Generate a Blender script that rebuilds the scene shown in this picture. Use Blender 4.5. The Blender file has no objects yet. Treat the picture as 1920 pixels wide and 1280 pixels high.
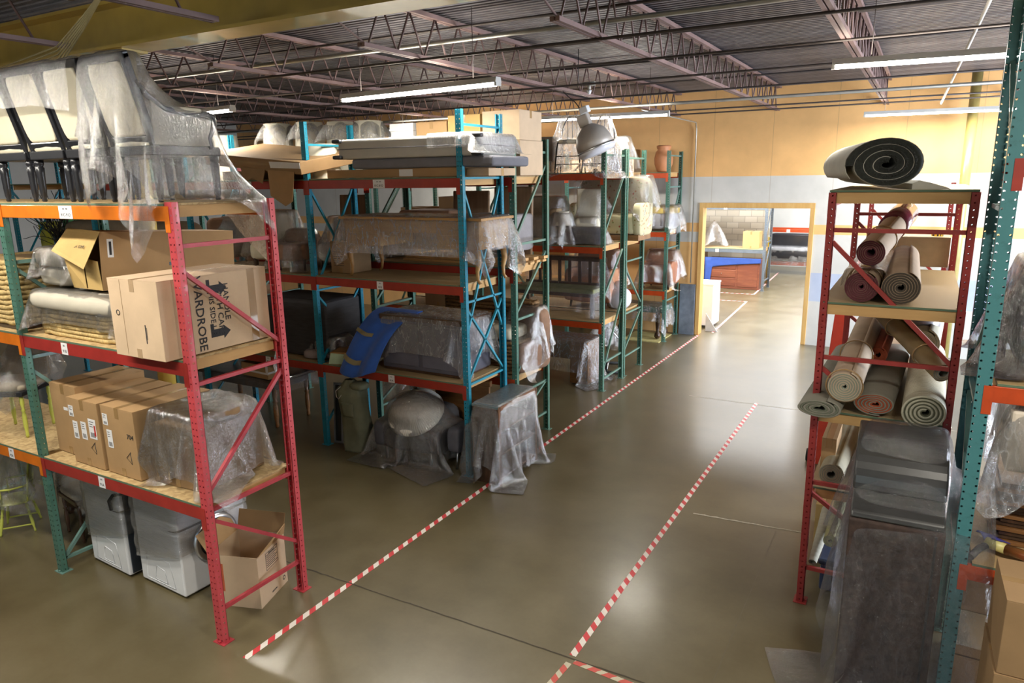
import bpy, bmesh, math, random
import numpy as np
from math import sin, cos, pi, radians as R, sqrt
from mathutils import Vector, Matrix, noise
S = bpy.context.scene
COL = S.collection
random.seed(7)
# ------------------------------------------------------------------ materials
class NT:
    """small node-tree writer"""
    def __init__(s, name):
        s.m = bpy.data.materials.new(name); s.m.use_nodes = True
        s.t = s.m.node_tree; s.t.nodes.clear()
        s.out = s.n('ShaderNodeOutputMaterial')
    def n(s, k, inp=None, **kw):
        x = s.t.nodes.new(k)
        for a, v in kw.items(): setattr(x, a, v)
        for a, v in (inp or {}).items():
            if isinstance(v, bpy.types.NodeSocket): s.t.links.new(v, x.inputs[a])
            else: x.inputs[a].default_value = v
        return x
    def l(s, a, b): s.t.links.new(a, b)
    def coord(s, kind='Object', scale=(1,1,1), rot=(0,0,0)):
        c = s.n('ShaderNodeTexCoord')
        if kind == 'World': c = s.n('ShaderNodeNewGeometry'); o = c.outputs['Position']
        else: o = c.outputs[kind]
        mp = s.n('ShaderNodeMapping', {'Vector': o, 'Scale': scale, 'Rotation': rot})
        return mp.outputs[0]
    def noise(s, vec, scale, detail=4, rough=.55):
        return s.n('ShaderNodeTexNoise', {'Vector': vec, 'Scale': scale, 'Detail': detail, 'Roughness': rough}).outputs['Fac']
    def ramp(s, fac, stops):
        r = s.n('ShaderNodeValToRGB', {'Fac': fac}); e = r.color_ramp.elements
        while len(e) < len(stops): e.new(.5)
        for k, (p, c) in enumerate(stops):
            e[k].position = p; e[k].color = (*c, 1) if not isinstance(c, float) else (c, c, c, 1)
        return r.outputs[0]
    def bump(s, h, strength=.3, dist=.01):
        return s.n('ShaderNodeBump', {'Height': h, 'Strength': strength, 'Distance': dist}).outputs[0]
    def math(s, op, a, b=0.0, c=0.0):
        return s.n('ShaderNodeMath', {0: a, 1: b, 2: c}, operation=op).outputs[0]
def darker(c, k): return tuple(min(1, x*k) for x in c)
MATS = {}
ORD = ['first','second','third','fourth','fifth','sixth','seventh','eighth','ninth','tenth','eleventh','twelfth','thirteenth','fourteenth']
def mat(name, color, rough=.6, metal=0., var=.15, scale=6., bump=.0, bscale=60., stretch=(1,1,1), spec=.5, coat=0., c2=None, emit=0., sheen=0.):
    """generic procedural painted / fabric / wood-ish surface"""
    if name in MATS: return MATS[name]
    t = NT(name); v = t.coord('Object', stretch)
    f = t.noise(v, scale)
    col = t.ramp(f, [(.3, darker(color, 1-var)), (.7, c2 or darker(color, 1+var*.6))])
    i = {'Base Color': col, 'Roughness': rough, 'Metallic': metal, 'Specular IOR Level': spec, 'Coat Weight': coat, 'Sheen Weight': sheen}
    if bump: i['Normal'] = t.bump(t.noise(v, bscale), bump, .004)
    if emit: i['Emission Color'] = (*color, 1); i['Emission Strength'] = emit
    b = t.n('ShaderNodeBsdfPrincipled', i); t.l(b.outputs[0], t.out.inputs[0])
    MATS[name] = t.m; return t.m
def paint_holes(name, color, rough=.42, wear=.35, pitch=.0508, hx=.019, cols=2, r=.0062):
    """rack post paint with punched see-through holes (object space: x across the face, z up)"""
    t = NT(name); tc = t.n('ShaderNodeTexCoord'); o = tc.outputs['Object']
    sp = t.n('ShaderNodeSeparateXYZ', {0: o}); ge = t.n('ShaderNodeNewGeometry')
    no = t.n('ShaderNodeSeparateXYZ', {0: tc.outputs['Normal']})
    isx = t.math('GREATER_THAN', t.math('ABSOLUTE', no.outputs[0]), .7)
    zz = t.math('SUBTRACT', t.math('FLOORED_MODULO', sp.outputs[2], pitch), pitch/2)
    ax = t.math('SUBTRACT', t.math('ABSOLUTE', sp.outputs[0]), hx)
    yy = t.math('SUBTRACT', sp.outputs[1], .028)
    def circ(u, rr):
        d = t.math('SQRT', t.math('ADD', t.math('POWER', t.math('ABSOLUTE', u), 2.), t.math('POWER', t.math('ABSOLUTE', zz), 2.)))
        return t.math('LESS_THAN', d, rr)
    cf = circ(ax, r*1.15); cs = circ(yy, r)
    mask = t.math('ADD', t.math('MULTIPLY', isx, cs), t.math('MULTIPLY', t.math('SUBTRACT', 1., isx), cf))
    w = t.noise(o, 9., 8, .7)
    col = t.ramp(w, [(.25, darker(color, .62)), (.45, color), (.62, color), (.80, darker(color, 1.25))])
    b = t.n('ShaderNodeBsdfPrincipled', {'Base Color': col, 'Roughness': rough, 'Metallic': .15, 'Coat Weight': .15})
    tr = t.n('ShaderNodeBsdfTransparent')
    mx = t.n('ShaderNodeMixShader', {0: mask, 1: b.outputs[0], 2: tr.outputs[0]})
    t.l(mx.outputs[0], t.out.inputs[0]); MATS[name] = t.m; return t.m
def plastic(name, tint=(.95,.95,.965), haze=.12, gloss=.3, wr=26., rough=.07, bump=.8, stretch=(1,1,.45), hcol=(.95,.95,.97)):
    """thin polythene film: mostly see-through, milky where folded, sharp crinkle highlights"""
    t = NT(name); v = t.coord('Object', stretch)
    a = t.noise(v, wr, 5, .62); b2 = t.noise(v, wr*.22, 3, .5)
    rid = t.math('ABSOLUTE', t.math('SUBTRACT', a, .5)); rid = t.math('MULTIPLY', rid, 2.)
    h = t.math('ADD', rid, t.math('MULTIPLY', b2, 1.6))
    nb = t.bump(h, bump, .02)
    tr = t.n('ShaderNodeBsdfTransparent', {0: (*tint, 1)})
    gl = t.n('ShaderNodeBsdfGlossy', {0: (1,1,1,1), 'Roughness': rough, 'Normal': nb})
    df = t.n('ShaderNodeBsdfDiffuse', {0: (*hcol, 1), 'Normal': nb})
    tl = t.n('ShaderNodeBsdfTranslucent', {0: (*hcol, 1), 'Normal': nb})
    dm = t.n('ShaderNodeMixShader', {0: .5, 1: df.outputs[0], 2: tl.outputs[0]})
    lw = t.n('ShaderNodeLayerWeight', {'Blend': .35, 'Normal': nb})
    hz = t.math('ADD', t.math('MULTIPLY', t.math('POWER', lw.outputs['Facing'], 1.5), haze*3.4), t.math('MULTIPLY', t.math('POWER', b2, 2.), haze*1.6))
    n3 = t.noise(v, wr*.5, 2, .45); cr = t.math('SUBTRACT', 1., t.math('MULTIPLY', t.math('ABSOLUTE', t.math('SUBTRACT', n3, .5)), 9.)); cr = t.math('POWER', t.math('MAXIMUM', cr, 0.), 3.)
    hz = t.math('ADD', hz, t.math('MULTIPLY', t.math('MULTIPLY', cr, b2), haze*3.6))
    hz = t.math('ADD', hz, haze*.15); hz = t.math('MINIMUM', hz, .9)
    m1 = t.n('ShaderNodeMixShader', {0: hz, 1: tr.outputs[0], 2: dm.outputs[0]})
    fr = t.math('ADD', t.math('MULTIPLY', lw.outputs['Fresnel'], gloss*2.2), gloss*.32)
    m2 = t.n('ShaderNodeMixShader', {0: t.math('MINIMUM', fr, .85), 1: m1.outputs[0], 2: gl.outputs[0]})
    t.l(m2.outputs[0], t.out.inputs[0]); MATS[name] = t.m; return t.m
def wood(name, c1, c2, scale=4., rough=.5, axis='X', rings=9., coat=0., bump=.08):
    t = NT(name); st = {'X': (.12,1,1), 'Y': (1,.12,1), 'Z': (1,1,.12)}[axis]
    v = t.coord('Object', st)
    f = t.noise(v, scale*6, 5, .6); g = t.noise(v, scale*1.2, 3, .5)
    w = t.math('ADD', t.math('MULTIPLY', f, .45), t.math('MULTIPLY', g, .55))
    col = t.ramp(w, [(.32, c1), (.5, darker(c1, 1.15)), (.66, c2)])
    b = t.n('ShaderNodeBsdfPrincipled', {'Base Color': col, 'Roughness': rough, 'Coat Weight': coat, 'Normal': t.bump(f, bump, .004)})
    t.l(b.outputs[0], t.out.inputs[0]); MATS[name] = t.m; return t.m
def cardboard(name, c=(.45,.30,.16), var=.1):
    t = NT(name); v = t.coord('Object')
    f = t.noise(v, 3.5, 5, .6); fl = t.noise(t.coord('Object', (1,1,.02)), 220., 2, .5)
    col = t.ramp(f, [(.3, darker(c, 1-var)), (.7, darker(c, 1+var*.7))])
    b = t.n('ShaderNodeBsdfPrincipled', {'Base Color': col, 'Roughness': .75, 'Specular IOR Level': .3, 'Normal': t.bump(t.math('ADD', fl, t.math('MULTIPLY', f, 2.)), .12, .004)})
    t.l(b.outputs[0], t.out.inputs[0]); MATS[name] = t.m; return t.m
def stripes(name, c1, c2, pitch, axis=0, diag=0., width=.5, rough=.7, bump=0., wob=0., metal=0.):
    """alternating bands along an object axis (diag shears them by the next axis)"""
    t = NT(name); tc = t.n('ShaderNodeTexCoord'); sp = t.n('ShaderNodeSeparateXYZ', {0: tc.outputs['Object']})
    x = sp.outputs[axis]
    if diag: x = t.math('ADD', x, t.math('MULTIPLY', sp.outputs[(axis+1) % 2 if axis < 2 else 0], diag))
    if wob: x = t.math('ADD', x, t.math('MULTIPLY', t.noise(t.coord('Object'), 3.), wob))
    ph = t.math('FRACT', t.math('DIVIDE', x, pitch)); k = t.math('LESS_THAN', ph, width)
    wr = t.noise(t.coord('Object'), 14., 6, .7)
    a = t.ramp(wr, [(.3, darker(c1, .82)), (.7, c1)]); b_ = t.ramp(wr, [(.3, darker(c2, .82)), (.7, c2)])
    mx = t.n('ShaderNodeMix', {0: k, 6: a, 7: b_}, data_type='RGBA')
    i = {'Base Color': mx.outputs[2], 'Roughness': rough, 'Metallic': metal}
    if bump:
        tri = t.math('PINGPONG', x, pitch/2); i['Normal'] = t.bump(t.math('MULTIPLY', tri, 2/pitch), bump, .01)
    b = t.n('ShaderNodeBsdfPrincipled', i); t.l(b.outputs[0], t.out.inputs[0]); MATS[name] = t.m; return t.m
# ------------------------------------------------------------------ mesh builder
class MB:
    def __init__(s): s.v = []; s.f = []; s.sm = []
    def add(s, vs, fs, smooth=False):
        b = len(s.v); s.v += [tuple(v) for v in vs]; s.f += [tuple(i+b for i in f) for f in fs]; s.sm += [smooth]*len(fs); return s
    def box(s, x0, x1, y0, y1, z0, z1, M=None):
        vs = [Vector((x, y, z)) for z in (z0, z1) for y in (y0, y1) for x in (x0, x1)]
        if M is not None: vs = [M @ v for v in vs]
        return s.add(vs, [(0,2,3,1),(4,5,7,6),(0,1,5,4),(2,6,7,3),(0,4,6,2),(1,3,7,5)])
    def bar(s, a, b, w, h, up=(0,0,1)):
        a, b = Vector(a), Vector(b); d = (b-a); L = d.length; d.normalize()
        u = Vector(up); r = d.cross(u)
        if r.length < 1e-4: r = d.cross(Vector((0,1,0)))
        r.normalize(); u = r.cross(d)
        vs = [p + r*sx*w/2 + u*sz*h/2 for p in (a, b) for sz in (-1, 1) for sx in (-1, 1)]
        return s.add(vs, [(0,1,3,2),(4,6,7,5),(0,4,5,1),(2,3,7,6),(0,2,6,4),(1,5,7,3)])
    def tube(s, path, r, n=10, closed=False, caps=True):
        path = [Vector(p) for p in path]; k = len(path)
        rs = r if isinstance(r, (list, tuple)) else [r]*k
        vs = []; fs = []; ref = None
        for i, p in enumerate(path):
            a = path[(i-1) % k] if (i > 0 or closed) else p; b = path[(i+1) % k] if (i < k-1 or closed) else p
            d = (b-a); d = d.normalized() if d.length > 1e-9 else Vector((0,0,1))
            if ref is None: ref = Vector((0,0,1)) if abs(d.z) < .9 else Vector((1,0,0))
            u = d.cross(ref); u = u.normalized() if u.length > 1e-6 else d.orthogonal().normalized()
            w = u.cross(d); ref = w
            vs += [p + (u*cos(2*pi*j/n) + w*sin(2*pi*j/n))*rs[i] for j in range(n)]
        for i in range(k if closed else k-1):
            for j in range(n):
                a, b = i*n+j, i*n+(j+1) % n; c, d = ((i+1) % k)*n+(j+1) % n, ((i+1) % k)*n+j
                fs.append((a, b, c, d))
        s.add(vs, fs, True)
        if caps and not closed:
            s.f.append(tuple(len(s.v)-len(vs)+j for j in reversed(range(n)))); s.sm.append(False)
            s.f.append(tuple(len(s.v)-n+j for j in range(n))); s.sm.append(False)
        return s
    def cyl(s, a, b, r, r2=None, n=16): return s.tube([a, b], [r, r if r2 is None else r2], n)
    def lathe(s, prof, o=(0,0,0), n=20, M=None, caps=True):
        o = Vector(o); vs = []; fs = []
        for r, z in prof:
            for j in range(n):
                v = Vector((r*cos(2*pi*j/n), r*sin(2*pi*j/n), z))
                vs.append((M @ v if M is not None else v) + o)
        for i in range(len(prof)-1):
            for j in range(n): fs.append((i*n+j, i*n+(j+1) % n, (i+1)*n+(j+1) % n, (i+1)*n+j))
        s.add(vs, fs, True)
        if caps:
            b = len(s.v)-len(vs)
            if prof[0][0] > 1e-4: s.f.append(tuple(b+j for j in reversed(range(n)))); s.sm.append(False)
            if prof[-1][0] > 1e-4: s.f.append(tuple(len(s.v)-n+j for j in range(n))); s.sm.append(False)
        return s
    def prism(s, poly, d0, d1, axis='y', smooth=False, M=None):
        """extrude a 2-D outline: axis y -> outline in x,z; axis x -> outline in y,z; axis z -> x,y"""
        def P(u, w, d): return Vector({'y': (u, d, w), 'x': (d, u, w), 'z': (u, w, d)}[axis])
        n = len(poly); vs = [P(u, w, d0) for u, w in poly] + [P(u, w, d1) for u, w in poly]
        if M is not None: vs = [M @ v for v in vs]
        s.add(vs, [(i, (i+1) % n, n+(i+1) % n, n+i) for i in range(n)], smooth)
        b = len(s.v)-2*n
        s.f += [tuple(b+i for i in reversed(range(n))), tuple(b+n+i for i in range(n))]; s.sm += [False, False]
        return s
    def sheet(s, fn, nu, nv, cu=False, cv=False):
        vs = [fn(i/(nu if cu else nu-1), j/(nv if cv else nv-1)) for j in range(nv) for i in range(nu)]
        fs = []
        for j in range(nv if cv else nv-1):
            for i in range(nu if cu else nu-1):
                a = j*nu+i; b = j*nu+(i+1) % nu; c = ((j+1) % nv)*nu+(i+1) % nu; d = ((j+1) % nv)*nu+i
                fs.append((a, b, c, d))
        return s.add(vs, fs, True)
    def pillow(s, x0, x1, y0, y1, z0, z1, e=.35, n=16, m=10, M=None, puff=0.):
        """superellipsoid cushion"""
        c = Vector(((x0+x1)/2, (y0+y1)/2, (z0+z1)/2)); h = Vector(((x1-x0)/2, (y1-y0)/2, (z1-z0)/2))
        sg = lambda a, p: math.copysign(abs(a)**p, a)
        def fn(u, v):
            a = 2*pi*u; b = -pi/2+pi*v
            x = sg(cos(b), e)*sg(cos(a), e); y = sg(cos(b), e)*sg(sin(a), e); z = sg(sin(b), max(e, .5))
            q = c + Vector((x*h.x, y*h.y, z*h.z*(1+puff*(1-min(1, x*x))*(1-min(1, y*y)))))
            return M @ q if M is not None else q
        return s.sheet(fn, n*2, m+1, cu=True)
    def build(s, name, m, parent=None, bevel=0., seg=2, sub=0, thick=0., loc=None, autosm=False):
        me = bpy.data.meshes.new(name); me.from_pydata(s.v, [], s.f); me.update()
        me.polygons.foreach_set('use_smooth', s.sm if not autosm else [True]*len(s.f))
        me.materials.append(m)
        o = bpy.data.objects.new(name, me); COL.objects.link(o)
        bm = bmesh.new(); bm.from_mesh(me); bmesh.ops.recalc_face_normals(bm, faces=bm.faces); bm.to_mesh(me); bm.free()
        if parent is not None: o.parent = parent
        if loc is not None: o.location = loc
        if thick:
            q = o.modifiers.new('so', 'SOLIDIFY'); q.thickness = thick
        if bevel:
            q = o.modifiers.new('bv', 'BEVEL'); q.width = bevel; q.segments = seg; q.limit_method = 'ANGLE'; q.angle_limit = .6
        if sub:
            q = o.modifiers.new('sb', 'SUBSURF'); q.levels = q.render_levels = sub
        return o
def tag(o, label, cat, group=None, kind=None):
    if label: o['label'] = label
    if cat: o['category'] = cat
    if group: o['group'] = group
    if kind: o['kind'] = kind
    return o
def thing(name, label, cat, loc=(0,0,0), rz=0., group=None, tilt=None):
    o = bpy.data.objects.new(name, None); COL.objects.link(o); o.empty_display_size = .1
    o.location = loc; o.rotation_euler = tilt if tilt else (0, 0, rz)
    return tag(o, label, cat, group)
def struct(name, mb, m, **k): return tag(mb.build(name, m, **k), None, None, kind='structure')
def copy_tree(o, loc, rz=None, label=None):
    c = o.copy(); COL.objects.link(c); c.location = loc
    if rz is not None: c.rotation_euler = (0, 0, rz)
    if label: c['label'] = label
    for k in [k for k in bpy.data.objects if k.parent == o]: copy_sub(k, c)
    return c
def copy_sub(o, parent):
    c = o.copy(); COL.objects.link(c); c.parent = parent
    for k in [k for k in bpy.data.objects if k.parent == o]: copy_sub(k, c)
def text(name, body, m, parent, loc, rot, size, ext=.0006, align='CENTER', sx=1.):
    c = bpy.data.curves.new(name, 'FONT'); c.body = body; c.size = size; c.extrude = ext; c.align_x = align; c.align_y = 'CENTER'
    c.resolution_u = 2; c.offset = size*.008
    q = bpy.data.objects.new('tmp_text', c); COL.objects.link(q)
    me = bpy.data.meshes.new_from_object(q); me.materials.clear(); me.materials.append(m); bpy.data.objects.remove(q); bpy.data.curves.remove(c)
    o = bpy.data.objects.new(name, me); COL.objects.link(o); o.parent = parent; o.location = loc; o.rotation_euler = rot; o.scale = (sx, 1, 1)
    return o
# ------------------------------------------------------------------ cloth relaxation (position based)
def relax(w, d, res, cx, cy, z, rz=0., boxes=(), balls=(), floor=0., steps=110, it=5, seed=0, rough=.01, pin=None, slack=1.0, wind=(0,0)):
    rng = np.random.default_rng(seed)
    nx, ny = max(6, int(w/res)), max(6, int(d/res))
    gx, gy = np.meshgrid(np.linspace(-w/2, w/2, nx), np.linspace(-d/2, d/2, ny))
    c, s_ = cos(rz), sin(rz)
    X = np.stack([cx+gx*c-gy*s_, cy+gx*s_+gy*c, np.full_like(gx, z)], -1)
    X += rng.normal(0, rough, X.shape); V = np.zeros_like(X)
    lx, ly = w/(nx-1)*slack, d/(ny-1)*slack; ld = sqrt(lx*lx+ly*ly)
    def pairs():
        P = []
        for (sy, sx, L, k) in ((0,1,lx,1.), (1,0,ly,1.), (1,1,ld,.5), (0,2,2*lx,.12), (2,0,2*ly,.12)):
            for o in (0, 1):
                st = max(sy, sx)*2 if max(sy, sx) == 1 else 4
                P.append((sy, sx, L, k, o))
        return P
    PR = pairs()
    def con(A, B, L, k):
        D = B-A; n = np.sqrt((D*D).sum(-1, keepdims=True))+1e-9
        q = D*((n-L)/n*.5*k); A += q; B -= q
    pm = None
    if pin is not None: pm = pin(X); P0 = X[pm].copy()
    dt = .028; m = .012
    for st in range(steps):
        V[..., 2] -= 9.8*dt; V[..., 0] += wind[0]*dt; V[..., 1] += wind[1]*dt
        V *= .965; O = X.copy(); X = X+V*dt
        for _ in range(it):
            for (sy, sx, L, k, o) in PR:
                if sx and sy:
                    con(X[o::2][:min(X[o::2].shape[0], X[o+1::2].shape[0]), :-1], X[o+1::2][:min(X[o::2].shape[0], X[o+1::2].shape[0]), 1:], L, k)
                    con(X[o::2][:min(X[o::2].shape[0], X[o+1::2].shape[0]), 1:], X[o+1::2][:min(X[o::2].shape[0], X[o+1::2].shape[0]), :-1], L, k)
                elif sx:
                    if sx == 1: a, b = X[:, o::2], X[:, o+1::2]; q = min(a.shape[1], b.shape[1]); con(a[:, :q], b[:, :q], L, k)
                    else:
                        for oo in (o, o+2): a, b = X[:, oo::4], X[:, oo+2::4]; q = min(a.shape[1], b.shape[1]); con(a[:, :q], b[:, :q], L, k)
                else:
                    if sy == 1: a, b = X[o::2], X[o+1::2]; q = min(len(a), len(b)); con(a[:q], b[:q], L, k)
                    else:
                        for oo in (o, o+2): a, b = X[oo::4], X[oo+2::4]; q = min(len(a), len(b)); con(a[:q], b[:q], L, k)
            if pm is not None: X[pm] = P0
            hit = np.zeros(X.shape[:2], bool)
            for (x0, x1, y0, y1, z0, z1) in boxes:
                dd = np.stack([X[..., 0]-(x0-m), (x1+m)-X[..., 0], X[..., 1]-(y0-m), (y1+m)-X[..., 1], (z1+m)-X[..., 2], X[..., 2]-(z0-m)], -1)
                ins = dd.min(-1) > 0
                if ins.any():
                    k = dd[..., :5].argmin(-1)
                    k = np.where(O[..., 2] > z1-.03, 4, k)
                    tp = ins & (k == 4); X[..., :2][tp] = X[..., :2][tp]*.5+O[..., :2][tp]*.5
                    for ax, (i, sg, bd) in enumerate(((0,-1,x0-m),(0,1,x1+m),(1,-1,y0-m),(1,1,y1+m),(2,1,z1+m))):
                        q = ins & (k == ax); X[..., i][q] = bd
                    hit |= ins
            for (bx, by, bz, rx, ry, rzz) in balls:
                U = (X-np.array([bx, by, bz]))/np.array([rx+m, ry+m, rzz+m]); n = np.sqrt((U*U).sum(-1)); ins = n < 1
                if ins.any():
                    U[ins] /= n[ins][:, None]+1e-9; X[ins] = U[ins]*np.array([rx+m, ry+m, rzz+m])+np.array([bx, by, bz]); hit |= ins
            lo = X[..., 2] < floor+.006; X[..., 2][lo] = floor+.006+rng.random(lo.sum())*.004; hit |= lo
        V = (X-O)/dt; V[hit] *= .35
    return X
def upsample(X, k):
    for ax in (0, 1):
        n = X.shape[ax]; u = np.linspace(0, n-1, (n-1)*k+1); i = np.minimum(u.astype(int), n-2); f = u-i
        f = f[:, None, None] if ax == 0 else f[None, :, None]
        X = np.take(X, i, ax)*(1-f)+np.take(X, i+1, ax)*f
    for _ in range(k-1):
        Y = X.copy(); Y[1:-1] = (X[:-2]+X[2:]+2*X[1:-1])/4; Z = Y.copy(); Z[:, 1:-1] = (Y[:, :-2]+Y[:, 2:]+2*Y[:, 1:-1])/4; X = Z
    return X
def film(name, label, cat, X, m, parent=None, group=None, k=3, crump=.007):
    X = upsample(X, k); ny, nx = X.shape[:2]
    du = np.gradient(X, axis=1); dv = np.gradient(X, axis=0); N = np.cross(du, dv); N /= np.linalg.norm(N, axis=-1, keepdims=True)+1e-9
    rng = np.random.default_rng(nx*7+ny); jj, ii = np.mgrid[0:ny, 0:nx]; W = np.zeros((ny, nx)); h = np.linalg.norm(du, axis=-1).mean()
    for _ in range(26):      # crease lines: folded ridges at random directions, each a soft V
        a = rng.uniform(0, pi); u = (ii*cos(a)+jj*sin(a))*h; f = rng.uniform(3, 13); ph = rng.uniform(0, 6); g = 1/f
        w = np.abs(((u*f/2+ph+.35*np.sin(jj*h*rng.uniform(2, 9)+ii*h*rng.uniform(2, 9))) % 1)-.5)*2
        msk = np.clip(np.sin(ii*h*rng.uniform(1, 5)+rng.uniform(0, 6))*np.sin(jj*h*rng.uniform(1, 5)+rng.uniform(0, 6)), 0, 1)
        W += (1-w)**3*msk*g*rng.uniform(.4, 1)
    X = X+N*(W*crump*3.2)[..., None]
    o0 = X.reshape(-1, 3).mean(0); o0[2] = X[..., 2].min()
    mb = MB(); vs = (X.reshape(-1, 3)-o0).tolist()
    mb.add(vs, [(j*nx+i, j*nx+i+1, (j+1)*nx+i+1, (j+1)*nx+i) for j in range(ny-1) for i in range(nx-1)], True)
    o = mb.build(name, m, parent, loc=tuple(o0))
    if parent is None: tag(o, label, cat, group)
    return o
def drape(label, w, d, cx, cy, z, boxes=(), balls=(), m='film', res=.055, group=None, name='plastic_sheet', cat='plastic sheet', **k):
    return film(name, label, cat, relax(w, d, res, cx, cy, z, boxes=boxes, balls=balls, **k), MATS[m], group=group)
# ------------------------------------------------------------------ palette
RED = paint_holes('red_rack_paint', (.58,.07,.085)); RED2 = paint_holes('dark_red_rack_paint', (.30,.028,.025))
TEAL = paint_holes('blue_teal_rack_paint', (.010,.235,.36)); TEAL2 = paint_holes('sea_green_rack_paint', (.06,.215,.235), wear=.6, hx=.031, r=.0062)
GRN = paint_holes('green_rack_paint', (.075,.19,.145)); GRN2 = paint_holes('grey_green_rack_paint', (.075,.19,.15)); GREY = paint_holes('grey_rack_paint', (.10,.13,.16))
def pl(name, c, **k): return mat(name, c, rough=k.pop('rough', .42), var=.18, metal=.1, coat=.15, **k)
PL = {RED: pl('red_brace_paint', (.46,.045,.06)), RED2: pl('dark_red_brace_paint', (.33,.035,.03)), TEAL: pl('blue_brace_paint', (.02,.29,.43)),
      TEAL2: pl('sea_brace_paint', (.10,.22,.21)), GRN: pl('green_brace_paint', (.12,.23,.18)), GRN2: pl('pale_brace_paint', (.14,.26,.23)), GREY: pl('grey_brace_paint', (.12,.15,.18))}
ORG = pl('orange_beam_paint', (.72,.18,.01)); RBM = pl('red_beam_paint', (.33,.028,.014)); OBM = pl('orange_red_beam_paint', (.52,.065,.012)); RBD = pl('crimson_beam_paint', (.36,.03,.025))
BOLT = mat('zinc_bolt', (.6,.58,.5), .35, .9); PAPER = mat('paper', (.78,.78,.80), .8, var=.05); INK = mat('black_ink', (.02,.02,.025), .7)
PINE = wood('pine_board', (.50,.30,.12), (.66,.44,.20), 3., .65, 'Y'); PINEX = wood('pine_board_x', (.50,.30,.12), (.66,.44,.20), 3., .65, 'X')
PLY = wood('plywood', (.36,.25,.12), (.50,.37,.20), 2.2, .6, 'X'); OSB = None
CB = cardboard('kraft_cardboard', (.40,.25,.12)); CB2 = cardboard('pale_cardboard', (.62,.46,.31)); CB3 = cardboard('brown_cardboard', (.30,.19,.095)); CBY = cardboard('yellowish_cardboard', (.50,.34,.13))
TAPE = mat('packing_tape', (.34,.21,.09), .22, var=.1, coat=.5); CLT = mat('clear_tape', (.47,.33,.20), .18, var=.08, coat=.7)
WHT = mat('white_enamel', (.80,.82,.85), .25, var=.03, coat=.4); BLK = mat('black_lacquer', (.016,.017,.022), .32, var=.2, coat=.3)
CREAM = mat('cream_linen', (.74,.68,.52), .85, var=.06, bump=.25, bscale=300); GRYF = mat('grey_fabric', (.33,.33,.36), .9, var=.1, bump=.3, bscale=260)
FILM = plastic('film', haze=.05, gloss=.40); FILMH = plastic('film_hazy', haze=.15, gloss=.34, hcol=(.88,.88,.9)); FILMT = plastic('film_tight', haze=.06, gloss=.5, wr=16., rough=.06, bump=1.)
FILMG = plastic('film_grey', haze=.042, gloss=.22, wr=34., rough=.12, hcol=(.62,.63,.74)); FILMB = plastic('film_black', tint=(.35,.35,.38), haze=.06, gloss=.5, wr=20., hcol=(.3,.3,.34))
DWD = wood('dark_wood', (.045,.022,.012), (.12,.055,.03), 4., .35, 'Z', coat=.4); MWD = wood('mid_wood', (.20,.09,.03), (.34,.17,.06), 4., .4, 'X', coat=.3)
OAK = wood('oak_wood', (.34,.18,.055), (.48,.29,.10), 4., .45, 'X', coat=.3); BRN = mat('brown_cloth', (.26,.15,.095), .9, var=.2, bump=.3)
LEA = mat('brown_leather', (.36,.13,.06), .4, var=.25, coat=.2); STL = mat('brushed_steel', (.55,.56,.58), .3, 1.); RUB = mat('black_rubber', (.02,.02,.02), .7)
def osb():
    t = NT('strand_board'); v = t.coord('Object', (1,1,1)); w = t.noise(v, 2.2, 3)
    vo = t.n('ShaderNodeTexVoronoi', {'Vector': v, 'Scale': 26., 'Randomness': 1.})
    g = t.noise(t.coord('Object', (.3,1,1)), 60, 3)
    m = t.math('ADD', t.math('MULTIPLY', vo.outputs['Color'], .35), t.math('ADD', t.math('MULTIPLY', w, .35), t.math('MULTIPLY', g, .3)))
    col = t.ramp(m, [(.3, (.27,.17,.07)), (.5, (.46,.32,.15)), (.7, (.58,.43,.22))])
    b = t.n('ShaderNodeBsdfPrincipled', {'Base Color': col, 'Roughness': .65}); t.l(b.outputs[0], t.out.inputs[0]); return t.m
OSB = osb(); PLYE = mat('plywood_edge_green', (.10,.16,.10), .7)
# ------------------------------------------------------------------ building shell
WY = 16.14; ZC = 5.36
def floor_mat():
    t = NT('sealed_concrete'); v = t.coord('World')
    a = t.noise(v, .55, 5, .55); b = t.noise(v, 2.1, 5, .55); c = t.noise(v, 26., 3, .6)
    m = t.math('ADD', t.math('MULTIPLY', a, .5), t.math('ADD', t.math('MULTIPLY', b, .42), t.math('MULTIPLY', c, .08)))
    col = t.ramp(m, [(.34, (.074,.058,.026)), (.46, (.102,.081,.038)), (.56, (.124,.101,.052)), (.70, (.154,.128,.072))])
    rg = t.math('ADD', t.math('MULTIPLY', b, .12), .33)
    bs = t.n('ShaderNodeBsdfPrincipled', {'Base Color': col, 'Roughness': rg, 'Specular IOR Level': .55, 'Coat Weight': .45, 'Coat Roughness': .20})
    t.l(bs.outputs[0], t.out.inputs[0]); return t.m
FLOOR = floor_mat()
struct('floor', MB().box(-19, 7, -5, 30, -.15, 0), FLOOR)
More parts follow.
